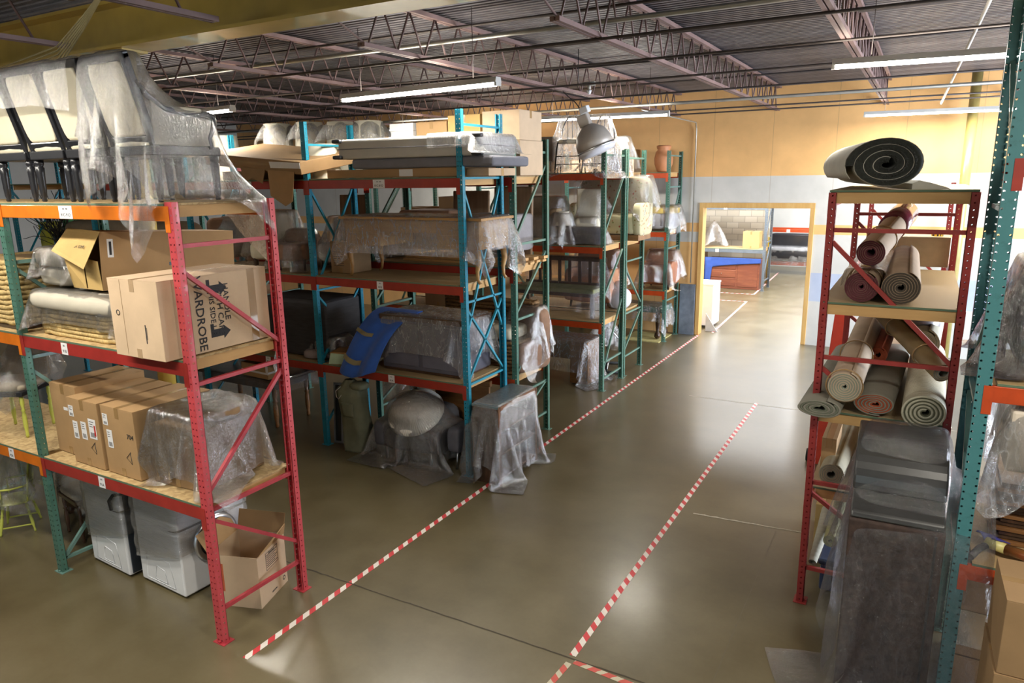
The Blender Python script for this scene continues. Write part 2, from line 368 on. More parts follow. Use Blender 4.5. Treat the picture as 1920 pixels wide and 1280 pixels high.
def far_wall_mat(name='painted_far_wall', orange=(.80,.47,.19)):
    """orange over grey-white, thin orange stripe, pale blue patch low - paint bands by height, panel seams every 1.22 m"""
    t = NT(name); g = t.n('ShaderNodeNewGeometry'); sp = t.n('ShaderNodeSeparateXYZ', {0: g.outputs['Position']}); z = sp.outputs[2]; x = sp.outputs[0]
    n = t.noise(t.coord('World'), 1.6, 6, .6)
    O = t.ramp(n, [(.3, darker(orange, .9)), (.7, darker(orange, 1.08))]); W = t.ramp(n, [(.3, (.52,.52,.50)), (.7, (.62,.61,.59))])
    Bl = t.ramp(n, [(.3, (.38,.44,.60)), (.7, (.46,.52,.66))])
    hi = t.math('GREATER_THAN', z, 3.55)
    st = t.math('MULTIPLY', t.math('GREATER_THAN', z, 2.35), t.math('LESS_THAN', z, 2.55))
    leftlow = t.math('MULTIPLY', t.math('LESS_THAN', z, 2.12), t.math('LESS_THAN', x, -3.5))
    bl = t.math('MULTIPLY', t.math('MULTIPLY', t.math('GREATER_THAN', z, .95), t.math('LESS_THAN', z, 1.55)), t.math('GREATER_THAN', x, -3.5))
    k = t.math('MAXIMUM', hi, t.math('MAXIMUM', st, leftlow))
    m1 = t.n('ShaderNodeMix', {0: bl, 6: W, 7: Bl}, data_type='RGBA').outputs[2]
    m2 = t.n('ShaderNodeMix', {0: k, 6: m1, 7: O}, data_type='RGBA').outputs[2]
    sm = t.math('LESS_THAN', t.math('FLOORED_MODULO', t.math('ADD', x, .42), 1.22), .012)
    m3 = t.n('ShaderNodeMix', {0: t.math('MULTIPLY', sm, .35), 6: m2, 7: (.25,.15,.08,1)}, data_type='RGBA').outputs[2]
    b = t.n('ShaderNodeBsdfPrincipled', {'Base Color': m3, 'Roughness': .6, 'Normal': t.bump(n, .1, .01)}); t.l(b.outputs[0], t.out.inputs[0]); return t.m
FW = far_wall_mat(); OFFW = mat('off_white_wall', (.55,.55,.52), .7, var=.08, scale=1.5); YEL = mat('yellow_girder_paint', (.50,.36,.07), .42, var=.25, scale=1.5, coat=.2)
DX0, DX1, DZ = -4.28, -1.97, 2.93
w = MB(); w.box(-19, DX0, WY, WY+.22, 0, 6).box(DX1, 7, WY, WY+.22, 0, 6).box(DX0, DX1, WY, WY+.22, DZ, 6); struct('wall_far', w, FW)
struct('wall_left', MB().box(-19.2, -19, -5, 30, 0, 6), OFFW)
w = MB(); w.box(7, 7.2, -5, 8.6, 0, 6).box(7, 7.2, 14.2, 30, 0, 6).box(7, 7.2, 8.6, 14.2, 4.0, 6); struct('wall_right', w, OFFW)
w = MB(); w.box(-19, -5.5, -5.2, -5, 0, 6).box(1.5, 7, -5.2, -5, 0, 6).box(-5.5, 1.5, -5.2, -5, 0, .6).box(-5.5, 1.5, -5.2, -5, 3.6, 6); struct('wall_back', w, OFFW)
struct('wall_far_room', MB().box(-19, 7, 30, 30.2, 0, 6), OFFW)
# timber door lining round the opening
FRM = wood('door_lining_timber', (.50,.30,.10), (.64,.43,.18), 3., .55, 'Z')
struct('trim_door_left', MB().box(DX0-.04, DX0+.05, WY-.03, WY+.25, 0, DZ+.04), FRM, bevel=.006)
struct('trim_door_right', MB().box(DX1-.05, DX1+.04, WY-.03, WY+.25, 0, DZ+.04), FRM, bevel=.006)
struct('trim_door_head', MB().box(DX0-.04, DX1+.04, WY-.032, WY+.252, DZ-.05, DZ+.06), FRM, bevel=.006)
# roof deck: corrugated, ribs along x
def deck_mat():
    t = NT('roof_deck_steel'); v = t.coord('World', (.15,1,1)); n = t.noise(v, 1.6, 6, .65); n2 = t.noise(t.coord('World'), 5., 5, .7)
    col = t.ramp(t.math('ADD', t.math('MULTIPLY', n, .7), t.math('MULTIPLY', n2, .3)), [(.32, (.055,.052,.062)), (.5, (.135,.128,.145)), (.72, (.28,.27,.28))])
    b = t.n('ShaderNodeBsdfPrincipled', {'Base Color': col, 'Roughness': .45, 'Metallic': .35}); t.l(b.outputs[0], t.out.inputs[0]); return t.m
DECK = deck_mat(); prof = []; y = -5.
while y < 30: prof += [(y, 0), (y+.05, 0), (y+.062, .038), (y+.088, .038), (y+.1, 0)]; y += .1
prof = [(y, z+ZC) for k, (y, z) in enumerate(prof) if k % 5 != 4]
mb = MB(); n = len(prof)
mb.add([(x, y, z) for x in (-19, 7) for y, z in prof], [(i, i+1, n+i+1, n+i) for i in range(n-1)])
struct('ceiling', mb, DECK)
struct('roof_slab', MB().box(-19.2, 7.2, -5.2, 30.2, ZC+.05, ZC+.25), mat('roof_felt', (.05,.05,.05), .9))
# girder + column
gd = MB(); gy = 4.52; gd.box(-19, 7, gy-.16, gy+.16, 4.83, 4.86).box(-19, 7, gy-.16, gy+.16, 5.21, 5.24).box(-19, 7, gy-.012, gy+.012, 4.86, 5.21)
tag(gd.build('roof_beam', YEL), None, None, kind='structure')
struct('column', MB().cyl((-6.75, gy, .02), (-6.75, gy, 4.81), .085, n=24).box(-6.9, -6.6, gy-.13, gy+.13, 4.805, 4.828).box(-6.92, -6.58, gy-.17, gy+.17, 0, .02), YEL)
struct('column', MB().cyl((.62, 15.8, .02), (.62, 15.8, 5.3), .085, n=24).box(.45, .79, 15.63, 15.97, 0, .02), mat('ochre_pipe_paint', (.36,.29,.10), .35, coat=.3))
# roof joists (bar joists along y)
JM = mat('mauve_steel_paint', (.15,.092,.085), .55, var=.3, scale=3., metal=.1); JD = mat('dusty_joist_paint', (.20,.125,.115), .6, var=.3, scale=2.)
def joist(x, y0, y1, yb0, yb1, label):
    t = thing('roof_joist', label, 'roof joist', (x, y0, 4.85), group='bar joists under the roof deck')
    L = y1-y0
    MB().box(-.05, -.008, 0, L, .44, .486).box(.008, .05, 0, L, .44, .486).build('top_chord', JD, t)
    MB().box(-.045, -.008, yb0-y0, yb1-y0, 0, .04).box(.008, .045, yb0-y0, yb1-y0, 0, .04).build('bottom_chord', JD, t)
    w = MB(); p = .46; n = int((yb1-yb0)/p)
    for k in range(n):
        a = yb0-y0+.1+k*p
        w.cyl((0, a, .02), (0, a+p/2, .46), .0115, n=6).cyl((0, a+p/2, .46), (0, a+p, .02), .0115, n=6)
    if yb0 > y0+.3: w.cyl((0, yb0-y0+.1, .02), (0, .15, .46), .011, n=6)
    w.build('web_rod', JM, t); return t
for k, x in enumerate((-.80, -2.79, -4.86, -7.03, -9.1, -11.2, -13.3, -15.4, 1.2, 3.3)):
    nm = ['first', 'second', 'third', 'fourth', 'fifth', 'sixth', 'seventh', 'eighth'][k] if k < 8 else None
    joist(x, gy, WY-.02, 5.7, WY-.02, ('mauve open-web roof joist running over the aisle, %s counting leftward from the rug rack' % nm) if nm else 'mauve open-web roof joist right of the rug rack, %s one' % ('nearer' if x < 2 else 'farther'))
for x in (-5.09, -7.15, -9.2): joist(x, .5, gy-.18, .6, 4.22, 'dark roof joist ending at the near side of the yellow girder, at x%d' % 0 if False else {-5.09: 'dark open-web roof joist stopping short of the yellow girder, the one nearest the aisle', -7.15: 'dark open-web roof joist on near side of yellow girder, above the chairs', -9.2: 'dark roof joist on near side of yellow girder at the picture edge'}[x])
# bridging rods and conduits in x
BR = mat('dark_bridging_steel', (.07,.055,.05), .5, metal=.3); GALV = mat('galvanised_conduit', (.42,.41,.37), .35, .6)
def xpipe(y, z, r, m, nm='bridging_rod', x0=-18.9, x1=6.9, lab='dark steel bridging rod crossing under the roof joists', slope=0., cat='rod', g='bridging rods across the joists'):
    return tag(MB().cyl((0,0,0), (x1-x0, slope, 0), r, n=8).build(nm, m, loc=(x0, y, z)), lab, cat, g)
for k, y in enumerate((6.6, 8.0, 9.6, 11.4, 13.2, 14.6, 15.5)): xpipe(y, 4.84, .014, BR, lab='dark bridging rod under the joists, %s going away from the yellow girder' % ORD[k])
for k, y in enumerate((7.3, 9.0, 11.0, 13.6)): xpipe(y, 5.27, .016, BR, lab='dark bridging rod just under the roof deck, %s from the girder' % ORD[k], g='upper bridging rods')
xpipe(6.95, 5.06, .026, GALV, 'sprinkler_pipe', lab='pale sprinkler pipe crossing between the joists, the nearer one', cat='pipe', g=None)
xpipe(12.4, 4.78, .024, GALV, 'sprinkler_pipe', lab='pale sprinkler pipe crossing below the far joists', cat='pipe', g=None)
tag(MB().tube([(-4.45, WY-.05, 1.2), (-4.45, WY-.05, 4.55), (-4.45, WY-.12, 4.7), (-4.47, 12.6, 4.72)], .014, 8).build('wall_conduit', GALV), 'pale grey conduit running down the far wall left of the doorway', 'conduit')
tag(MB().cyl((.42, 8.0, 5.3), (.1, 15.2, 4.75), .02, n=8).build('roof_conduit', mat('white_pipe', (.7,.69,.66), .4)), 'white pipe slanting from roof toward far wall above the rug rack', 'pipe')
# lamps
TUBE = mat('lit_tube', (1,.97,.9), .4, var=.0, emit=16.); FIX = mat('fixture_enamel', (.62,.62,.6), .4, var=.05)
def lamp(cx, cy, z, rz, label, power=62, L=2.4, col=(1,.93,.80)):
    t = thing('fluorescent_fixture', label, 'ceiling light', (cx, cy, z), rz)
    MB().prism([(-.055,0), (.055,0), (.04,.055), (-.04,.055)], -L/2, L/2, 'x', M=Matrix.Identity(4)).build('housing', FIX, t)
    for s in (-1, 1):
        MB().cyl((-L/2+.03, s*.03, -.018), (L/2-.03, s*.03, -.018), .015, n=10).build('tube', TUBE, t)
        MB().box(-.015, .015, -.045, .045, -.035, .0).build('lamp_holder', FIX, t, loc=(s*(L/2-.012), 0, 0))
        MB().cyl((s*L*.36, 0, .05), (s*L*.36, 0, ZC-z+.02), .004, n=6).build('hanger', BR, t)
    l = bpy.data.lights.new('tube_light', 'AREA'); l.shape = 'RECTANGLE'; l.size = L-.1; l.size_y = .08; l.energy = power; l.color = col
    o = bpy.data.objects.new('tube_light', l); COL.objects.link(o); o.parent = t; o.location = (0, 0, -.045)
    l2 = l.copy(); l2.energy = power*.16; l2.size_y = .2; o = bpy.data.objects.new('tube_glow', l2); COL.objects.link(o); o.parent = t; o.location = (0, 0, .075); o.rotation_euler = (pi, 0, 0)
    return t
# ------------------------------------------------------------------ pallet racks
def rack(label, loc, rz, depth, frames, bays, brace_w=.03, postw=.076, post_lab=None):
    """frames: (x, height, paint, braces[(zf,zr)..]); bays: (i, j, [(deck z, beam mat, tags)])"""
    t = thing('pallet_rack', label, 'pallet rack', loc, rz)
    h = postw/2
    for fx, H, pm, br in frames:
        for side in (0, 1):
            mb = MB()
            mb.box(-h, h, 0, .003, 0, H).box(-h, -h+.003, .003, .055, 0, H).box(h-.003, h, .003, .055, 0, H)
            mb.box(-h, -h+.018, .052, .055, 0, H).box(h-.018, h, .052, .055, 0, H)
            p = mb.build('upright_post', pm, t, loc=(fx, 0 if not side else depth, 0))
            if side: p.rotation_euler = (0, 0, pi)
            f = MB().box(-.065, .065, -.02, .085, 0, .006).box(-.012, .012, -.016, .004, .006, .02); f.build('foot_plate', PL[pm], t, loc=(fx, 0, 0)) if not side else f.build('foot_plate', PL[pm], t, loc=(fx, depth-.065, 0))
        for zf, zr in br:
            if zf > H or zr > H: continue
            MB().bar((fx, .05, zf), (fx, depth-.05, zr), brace_w, brace_w).build('horizontal_brace' if abs(zf-zr) < .12 else 'diagonal_brace', PL[pm], t)
    for i, j, lv in bays:
        xa, xb = frames[i][0]+h, frames[j][0]-h
        for z, bm_, tg in lv:
            for side in (0, 1):
                yb = 0 if not side else depth-.045
                b = MB().box(xa+.004, xb-.004, yb+.002, yb+.043, z-.018-.105, z-.018).build('beam', bm_, t, bevel=.004)
                for sx, xx in ((0, xa), (1, xb)):
                    c = MB(); y0 = -.004 if not side else depth+.001
                    if sx == 0: c.box(xx-.04, xx+.012, y0, y0+.003, z-.20, z-.018)
                    else: c.box(xx-.012, xx+.04, y0, y0+.003, z-.20, z-.018)
                    c.build('beam_connector', bm_, b)
                if tg and not side:
                    for tx, s1, wd in tg:
                        pp = MB().box(-wd/2, wd/2, 0, .0015, -.05, .05).build('location_label', PAPER, b, loc=(tx, -.001, z-.07))
                        text('label_text', s1, INK, b, (tx, -.0012, z-.092), (pi/2, 0, 0), .036)
                        text('label_text', '001  000' if '-' in s1 else '001', INK, b, (tx, -.0012, z-.045), (pi/2, 0, 0), .02)
    return t
NB = [0]
def deck(x0, x1, y0, y1, z, label, m=PLY, rot=False, pine=None):
    t = thing('shelf_board', label, 'shelf board', ((x0+x1)/2, (y0+y1)/2, z))
    a, b = (x1-x0)/2, (y1-y0)/2
    MB().box(-a, a, -b, b, -.016, 0).build('plywood_panel', m, t, bevel=.001)
    if not rot:
        e = MB().box(-a, a, -b-.002, -b, -.0165, -.0015); e.build('panel_edge', PLYE, t)
        for sx in (-1, -.33, .33, 1):
            c = sx*(a-.03); MB().box(c-.019, c+.019, -b+.05, b-.05, -.10, -.0165).build('cross_board', PINE, t)
    else:
        e = MB().box(-a, a, -b-.002, -b, -.0165, -.0015); e.build('panel_edge', PLYE, t)
        for sy in (-1, -.33, .33, 1):
            c = sy*(b-.03); MB().box(-a+.05, a-.05, c-.019, c+.019, -.10, -.0165).build('cross_board', PINEX, t)
    return t
BA = [(.28,.28), (1.05,.48), (1.13,1.13), (1.28,2.06), (2.14,2.14), (2.98,2.31), (3.16,3.16)]
BG = [(.12,.10), (.12,.95), (1.0,1.0), (1.98,1.1), (2.1,2.1), (2.9,2.15), (2.95,2.95)]
XA = [-4.53-.038, -6.83, -9.2, -11.6]
rack('crimson and green pallet rack nearest the camera, at left of the aisle', (0, 3.23, 0), 0, .92,
     [(XA[3], 3.45, GRN2, BG), (XA[2], 3.45, GRN2, BG), (XA[1], 3.43, GRN2, BG), (XA[0], 3.47, RED, BA)],
     [(2, 3, [(3.46, ORG, [(-5.83, '91C-91D', .18)]), (2.33, RBD, [(-6.15, '91B', .09)]), (1.18, RBD, [(-5.9, '91A', .09)])]),
      (1, 2, [(3.46, OBM, None), (2.33, ORG, None), (1.18, ORG, [(-7.35, '92A', .09)])]),
      (0, 1, [(3.46, OBM, None), (2.33, ORG, None), (1.18, ORG, None)])])
XB = [-4.58, -6.95, -9.35, -11.75, -14.15]
BB = [(1.16,1.16), (1.2,2.1), (2.1,1.2), (2.17,2.17), (1.76,3.5), (3.5,1.76), (3.6,3.6), (4.19,4.19)]
BB1 = [(.3,1.1), (1.16,1.16), (1.2,2.1), (2.1,1.2), (2.17,2.17), (2.2,3.5), (3.5,2.2), (4.05,4.05)]
rack('turquoise pallet rack with red beams, second row from the camera at left', (0, 6.92, 0), 0, .92,
     [(XB[4], 4.34, TEAL, BB1), (XB[3], 4.34, TEAL, BB1), (XB[2], 4.3, TEAL, BB1), (XB[1], 4.33, TEAL, BB1), (XB[0], 4.35, TEAL, BB)],
     [(3, 4, [(3.62, RBM, [(-5.75, '81C-81D', .18)]), (2.38, RBM, [(-5.82, '81B', .10)]), (1.18, RBM, [(-5.72, '81A', .10)])]),
      (2, 3, [(3.62, RBM, [(-8.05, '82C-82D', .18)]), (2.38, RBM, None), (1.18, RBM, [(-7.95, '82A', .10)])]),
      (1, 2, [(3.62, RBM, None), (2.38, RBM, None), (1.18, RBM, None)]), (0, 1, [(2.38, RBM, None), (1.18, RBM, None)])], brace_w=.026)
BB2 = [(.27,.27), (.35,.75), (.75,.75), (1.05,1.72), (1.78,1.78), (1.85,2.6), (2.76,2.76), (2.82,3.75), (3.92,3.92)]
rack('dark green pallet rack standing back to back behind the turquoise one', (0, 7.97, 0), 0, .96,
     [(-11.65, 4.1, GRN, BB2), (-9.25, 4.1, GRN, BB2), (-6.85, 4.1, GRN, BB2), (-4.5, 4.09, GRN, BB2)],
     [(2, 3, [(3.62, RBM, None), (2.47, RBM, None), (1.0, OBM, None)]), (1, 2, [(3.62, RBM, None), (2.47, RBM, None), (1.0, OBM, None)]), (0, 1, [(3.62, RBM, None), (2.47, RBM, None)])], brace_w=.03)
BC = [(.2,.2), (.3,1.48), (1.6,2.35), (2.66,3.6), (.48,.48), (3.93,3.93)]
rack('green pallet rack with orange-red beams, third row along the left of the aisle', (0, 11.0, 0), 0, .96,
     [(-9.25, 4.05, GRN, BC), (-6.9, 4.05, GRN, BC), (-4.52, 4.03, GRN, BC)],
     [(1, 2, [(3.66, OBM, None), (2.47, OBM, [(-5.95, '71B', .10)]), (1.2, OBM, None)]), (0, 1, [(3.66, OBM, None), (2.47, OBM, None), (1.2, OBM, None)])], brace_w=.03)
BC2 = [(.35,.35), (.45,1.1), (1.15,1.15), (2.0,1.25), (2.1,2.1), (3.9,3.9)]
rack('green pallet rack backed against the third row at left', (0, 12.06, 0), 0, .96,
     [(-9.25, 4.05, GRN, BC2), (-6.9, 4.05, GRN, BC2), (-4.54, 4.05, GRN, BC2)],
     [(1, 2, [(3.66, OBM, None), (2.47, OBM, None), (1.2, OBM, None)]), (0, 1, [(3.66, OBM, None), (2.47, OBM, None), (1.2, OBM, None)])], brace_w=.03)
BD = [(.9,.9), (1.0,2.0), (2.05,2.05), (2.1,3.3), (3.35,3.35), (4.0,4.0)]
rack('pale green pallet rack standing against the far wall left of the doorway', (0, 15.1, 0), 0, .92,
     [(-9.45, 4.1, GRN2, BD), (-7.1, 4.1, GRN2, BD), (-4.74, 4.1, GRN2, BD)],
     [(1, 2, [(3.66, OBM, None), (2.42, OBM, None), (1.14, OBM, None)]), (0, 1, [(3.66, OBM, None), (2.42, OBM, None), (1.14, OBM, None)])], brace_w=.03)
# decks
def decks(row, xs, y0, y1, zs, m):
    for i in range(len(xs)-1):
        for k, z in enumerate(zs):
            q = ['top', 'middle', 'lower'][k] if len(zs) == 3 else ['top', 'middle'][k]
            deck(xs[i]+.05, xs[i+1]-.05, y0+.003, y1-.003, z, '%s plywood shelf of %s, %s bay' % (q, row, ['far left', 'left', 'centre', 'aisle-side'][i+4-(len(xs)-1)]), m)
decks('the crimson and green rack', XA[::-1], 3.23, 4.15, (3.46, 2.33, 1.18), OSB)
decks('the turquoise rack', XB[::-1], 6.92, 7.84, (3.62, 2.38, 1.18), PLY)
decks('the dark green rack behind the turquoise one', [-11.65, -9.25, -6.85, -4.5], 7.97, 8.93, (3.62, 2.47), PLY)
deck(-9.2, -6.9, 7.973, 8.927, 1.0, 'low shelf of the dark green rack, left bay', PLY); deck(-6.8, -4.55, 7.973, 8.927, 1.0, 'low shelf of the dark green rack, aisle-side bay', PLY)
decks('the third-row green rack', [-9.25, -6.9, -4.52], 11.0, 11.96, (3.66, 2.47, 1.2), PLY)
decks('the rack backing the third row', [-9.25, -6.9, -4.54], 12.06, 13.02, (3.66, 2.47, 1.2), PLY)
decks('the rack against the far wall', [-9.45, -7.1, -4.74], 15.1, 16.02, (3.66, 2.42, 1.14), PLY)
# right: rug rack (beams run away from the camera)
BR_ = [(3.17,3.17), (2.2,3.08), (2.17,2.17), (1.38,2.08), (1.1,1.1), (.42,1.0), (.32,.32)]
r = rack('red pallet rack holding rolled rugs, right of the aisle', (.34, 6.0, 0), pi/2, .97,
     [(0.03, 3.45, RED2, BR_), (2.47, 3.45, RED2, BR_), (4.9, 3.45, RED2, [(3.2,3.2), (2.2,3.1), (2.1,2.1), (1.1,1.1)])],
     [(0, 1, [(3.47, RBD, None), (2.62, RBD, None), (1.74, RBD, None), (.95, OBM, None)]), (1, 2, [(2.62, RBD, None), (1.2, RBD, None)])], brace_w=.032, postw=.07)
for z, q in ((3.47, 'topmost'), (2.62, 'second'), (1.74, 'third'), (.95, 'lowest')):
    deck(-.625, .335, 6.0 if z != .95 else 6.3, 8.4, z, '%s plywood shelf of the red rug rack' % q, mat('rug_shelf_plywood', (.42,.31,.17), .55, var=.12, scale=2., stretch=(1,.2,1)), rot=True)
# right: sea green rack, beams run right
BT = [(1.0,1.0), (1.1,2.0), (2.1,2.1), (2.9,2.2), (3.36,3.36), (3.55,4.3)]
rack('sea-green pallet rack with orange beams at right edge', (0, 5.1, 0), 0, 1.06,
     [(.432, 4.7, TEAL2, BT), (2.9, 4.7, TEAL2, BT)],
     [(0, 1, [(3.68, RBM, None), (2.33, OBM, None), (1.12, OBM, None)])], postw=.082)
for z, q in ((3.68, 'top'), (2.33, 'middle'), (1.12, 'low')): deck(.5, 2.84, 5.105, 6.155, z, '%s shelf of the sea-green rack at right' % q, PLY)
# ------------------------------------------------------------------ lamps of the hall
lamp(-5.22, 7.0, 4.58, -.10, 'lit fluorescent fixture above the turquoise rack', 78)
lamp(.30, 8.0, 4.6, .10, 'bright fluorescent fixture at upper right above the rug rack', 85)
lamp(-5.05, 12.1, 4.6, .13, 'lit fluorescent fixture behind the hanging bell lamp', 80)
lamp(.1, 15.05, 4.6, .12, 'lit fluorescent fixture close to the far wall at right', 70)
lamp(-8.6, 12.3, 4.6, .05, 'small-looking lit fixture far left over the third row', 60)
lamp(-9.8, 7.4, 4.6, -.1, 'lit fixture hidden beyond wrapped chairs at left', 60)
lamp(-9.3, 15.0, 4.6, .05, 'farthest left fixture near the far wall', 50)
lamp(-6.2, 2.0, 4.62, -.1, 'fixture above the near aisle left of the camera', 62)
lamp(-10.2, 2.0, 4.62, -.1, 'fixture far left over the near aisle', 45)
lamp(1.9, 2.5, 4.62, .05, 'fixture over the near aisle right of the camera', 120)
lamp(-3.4, .5, 4.62, -.05, 'fixture over the near aisle left of the camera, closest one', 85)
def day(loc, rot, sx, sy, e, col=(.80,.88,1.)):
    l = bpy.data.lights.new('daylight', 'AREA'); l.shape = 'RECTANGLE'; l.size = sx; l.size_y = sy; l.energy = e; l.color = col
    o = bpy.data.objects.new('daylight', l); COL.objects.link(o); o.location = loc; o.rotation_euler = rot; return o
day((7.05, 11.4, 2.0), (0, pi/2, 0), 3.9, 5.5, 1300)                # daylight of the open dock door in the right wall
day((-2., -5.05, 2.1), (-pi/2, 0, 0), 6.8, 2.9, 600, (.7,.82,1.))   # window band in the wall behind the camera
day((3.5, 22., 4.9), (0, 0, 0), 5, 6, 800, (.95,.97,1.)); day((-4.2, 19.8, 4.95), (0, 0, 0), 5, 5, 1000, (.97,.98,1.)); day((-2., 27., 4.95), (0, 0, 0), 3, 4, 500, (.97,.98,1.))  # lamps of the far room
W = bpy.data.worlds.new('sky'); S.world = W; W.use_nodes = True
nt = W.node_tree; bg = nt.nodes['Background']; sk = nt.nodes.new('ShaderNodeTexSky'); sk.sky_type = 'NISHITA'; sk.sun_disc = False; sk.sun_elevation = R(40)
nt.links.new(sk.outputs[0], bg.inputs[0]); bg.inputs[1].default_value = .12
# ------------------------------------------------------------------ camera
cd = bpy.data.cameras.new('camera'); cam = bpy.data.objects.new('camera', cd); COL.objects.link(cam); S.camera = cam
cd.sensor_width = 36; cd.lens = 1342.6/1920*36; cd.clip_start = .05; cd.clip_end = 200
yaw, pit, rol = -.517, .225, -.0159
ry = Matrix.Rotation(-yaw, 3, 'Z'); cam_m = ry @ Matrix.Rotation(pi/2-pit, 3, 'X') @ Matrix.Rotation(-rol*-1, 3, 'Z')
cam.matrix_world = Matrix.Translation((0, 0, 3.6)) @ cam_m.to_4x4()
S.view_settings.view_transform = 'Standard'; S.view_settings.look = 'None'; S.view_settings.exposure = .8; S.view_settings.gamma = 1
S.cycles.use_denoising = True; S.cycles.transparent_max_bounces = 24; S.cycles.max_bounces = 7; S.cycles.diffuse_bounces = 3; S.cycles.glossy_bounces = 3; S.cycles.transmission_bounces = 4
S.cycles.sample_clamp_indirect = 6; S.cycles.caustics_reflective = False; S.cycles.caustics_refractive = False; S.cycles.use_adaptive_sampling = True; S.cycles.adaptive_threshold = .03
# ------------------------------------------------------------------ generic goods
BAR = 'barcode_sticker'
def sticker(par, loc, rot, w=.1, h=.14, bars=True):
    """printed paper label lying on a face: local x right, y up, z out"""
    M = Matrix.Translation(loc) @ (Matrix.Rotation(rot[2], 4, 'Z') @ Matrix.Rotation(rot[1], 4, 'Y') @ Matrix.Rotation(rot[0], 4, 'X'))
    p = MB().box(-w/2, w/2, -h/2, h/2, 0, .0012, M).build('paper_label', PAPER, par)
    if bars:
        b = MB(); x = -w*.32
        while x < w*.32:
            q = random.uniform(.001, .004); b.box(x, x+q, -h*.42, -h*.18, .0012, .0016, M); x += q+random.uniform(.002, .004)
        for k in range(3): b.box(-w*.38, w*random.uniform(0,.3), h*(.34-.12*k), h*(.36-.12*k)+.002, .0012, .0016, M)
        b.build('label_print', INK, p)
    return p
def carton(label, x, y, z, w, d, h, rz=0., m=CB, tape='y', tapem=None, front_tape=True, group=None, tilt=None, name='cardboard_box', openup=False):
    """taped moving box; seam and tape run along `tape`"""
    t = thing(name, label, 'cardboard box', (x, y, z), rz, group, tilt)
    a, b = w/2, d/2; tm = tapem or TAPE
    if not openup:
        MB().box(-a, a, -b, b, 0, h-.005).build('body', m, t, bevel=.004)
        for s in (-1, 1):
            if tape == 'y': f = MB().box(s*.0015 if s > 0 else -a, a if s > 0 else -.0015, -b, b, h-.005, h)
            else: f = MB().box(-a, a, s*.0015 if s > 0 else -b, b if s > 0 else -.0015, h-.005, h)
            f.build('top_flap', m, t)
        q = MB(); q.box(-.027, .027, -b-.001, b+.001, h, h+.0008) if tape == 'y' else q.box(-a-.001, a+.001, -.027, .027, h, h+.0008)
        if tape == 'y':
            if front_tape:
                q.box(-.027, .027, -b-.0016, -b-.0006, h-.09, h); q.box(-.027, .027, -b-.0016, -b-.0006, .0, .07)
        elif front_tape: q.box(a+.0006, a+.0016, -.027, .027, h-.09, h)
        q.build('packing_tape', tm, t)
    else:
        w_ = MB(); k = .004
        w_.box(-a, a, -b, b, 0, k).box(-a, -a+k, -b, b, k, h).box(a-k, a, -b, b, k, h).box(-a+k, a-k, -b, -b+k, k, h).box(-a+k, a-k, b-k, b, k, h)
        w_.build('body', m, t)
    return t
def ribbon(mb, r0, r1, turns, th, ax, off=0., sx=1., sz=1., flap=None, n=26, wob=.0, seed=0):
    rng = random.Random(seed); N = int(turns*n); up = []; lo = []
    for i in range(N+1):
        a = 2*pi*turns*i/N; r = r0+(r1-r0)*i/N + off + wob*sin(3.1*a+seed)*.5
        c, s = cos(a+1.2), sin(a+1.2); up.append((c*(r+th/2)*sx, s*(r+th/2)*sz)); lo.append((c*(r-th/2)*sx, s*(r-th/2)*sz))
    if flap:
        for (u, w2) in flap: up.append((u, w2+th/2)); lo.append((u, w2-th/2))
    k = len(up); vs = []
    for yy in ax: vs += [(u, yy, w2) for u, w2 in up] + [(u, yy, w2) for u, w2 in lo]
    fs = []; m2 = 2*k
    for j in range(len(ax)-1):
        o, p = j*m2, (j+1)*m2
        for i in range(k-1):
            fs.append((o+i, o+i+1, p+i+1, p+i)); fs.append((o+k+i+1, o+k+i, p+k+i, p+k+i+1))
        fs.append((o, p, p+k, o+k)); fs.append((o+k-1, o+2*k-1, p+2*k-1, p+k-1))
    for o in (0, (len(ax)-1)*m2):
        for i in range(k-1): fs.append((o+i, o+k+i, o+k+i+1, o+i+1))
    mb.add(vs, fs, True); return mb
def rug(label, p0, p1, r, turns, m_out, m_in, core=.03, sx=1., sz=1., flap=None, group='rolled rugs on the red rack', name='rolled_rug', cat='rolled rug', strap=None, wob=.0, fr=.5, seed=0):
    p0, p1 = Vector(p0), Vector(p1); d = p1-p0; L = d.length; pit_ = (r-core)/turns
    t = thing(name, label, cat, p0, 0, group)
    y = d.normalized(); x = y.cross(Vector((0,0,1))); x = x.normalized() if x.length > 1e-3 else Vector((1,0,0)); z = x.cross(y)
    t.rotation_euler = Matrix((x, y, z)).transposed().to_euler()
    ax = [0, .004]+[L*k/8 for k in range(1, 8)]+[L]
    ribbon(MB(), core, r, turns, pit_*fr, ax, pit_*(.5-fr/2), sx, sz, flap, wob=wob, seed=seed).build('backing', m_out, t)
    ribbon(MB(), core, r, turns-.08, pit_*(1.0-fr), ax, -pit_*fr/2, sx, sz, None, wob=wob, seed=seed).build('pile', m_in, t)
    for s in (strap or []):
        q = MB(); q.tube([(cos(a)*(r+.012)*sx, s, sin(a)*(r+.012)*sz) for a in [2*pi*k/28 for k in range(28)]], .006, 6, closed=True); q.build('strap', TAPE, t)
    return t
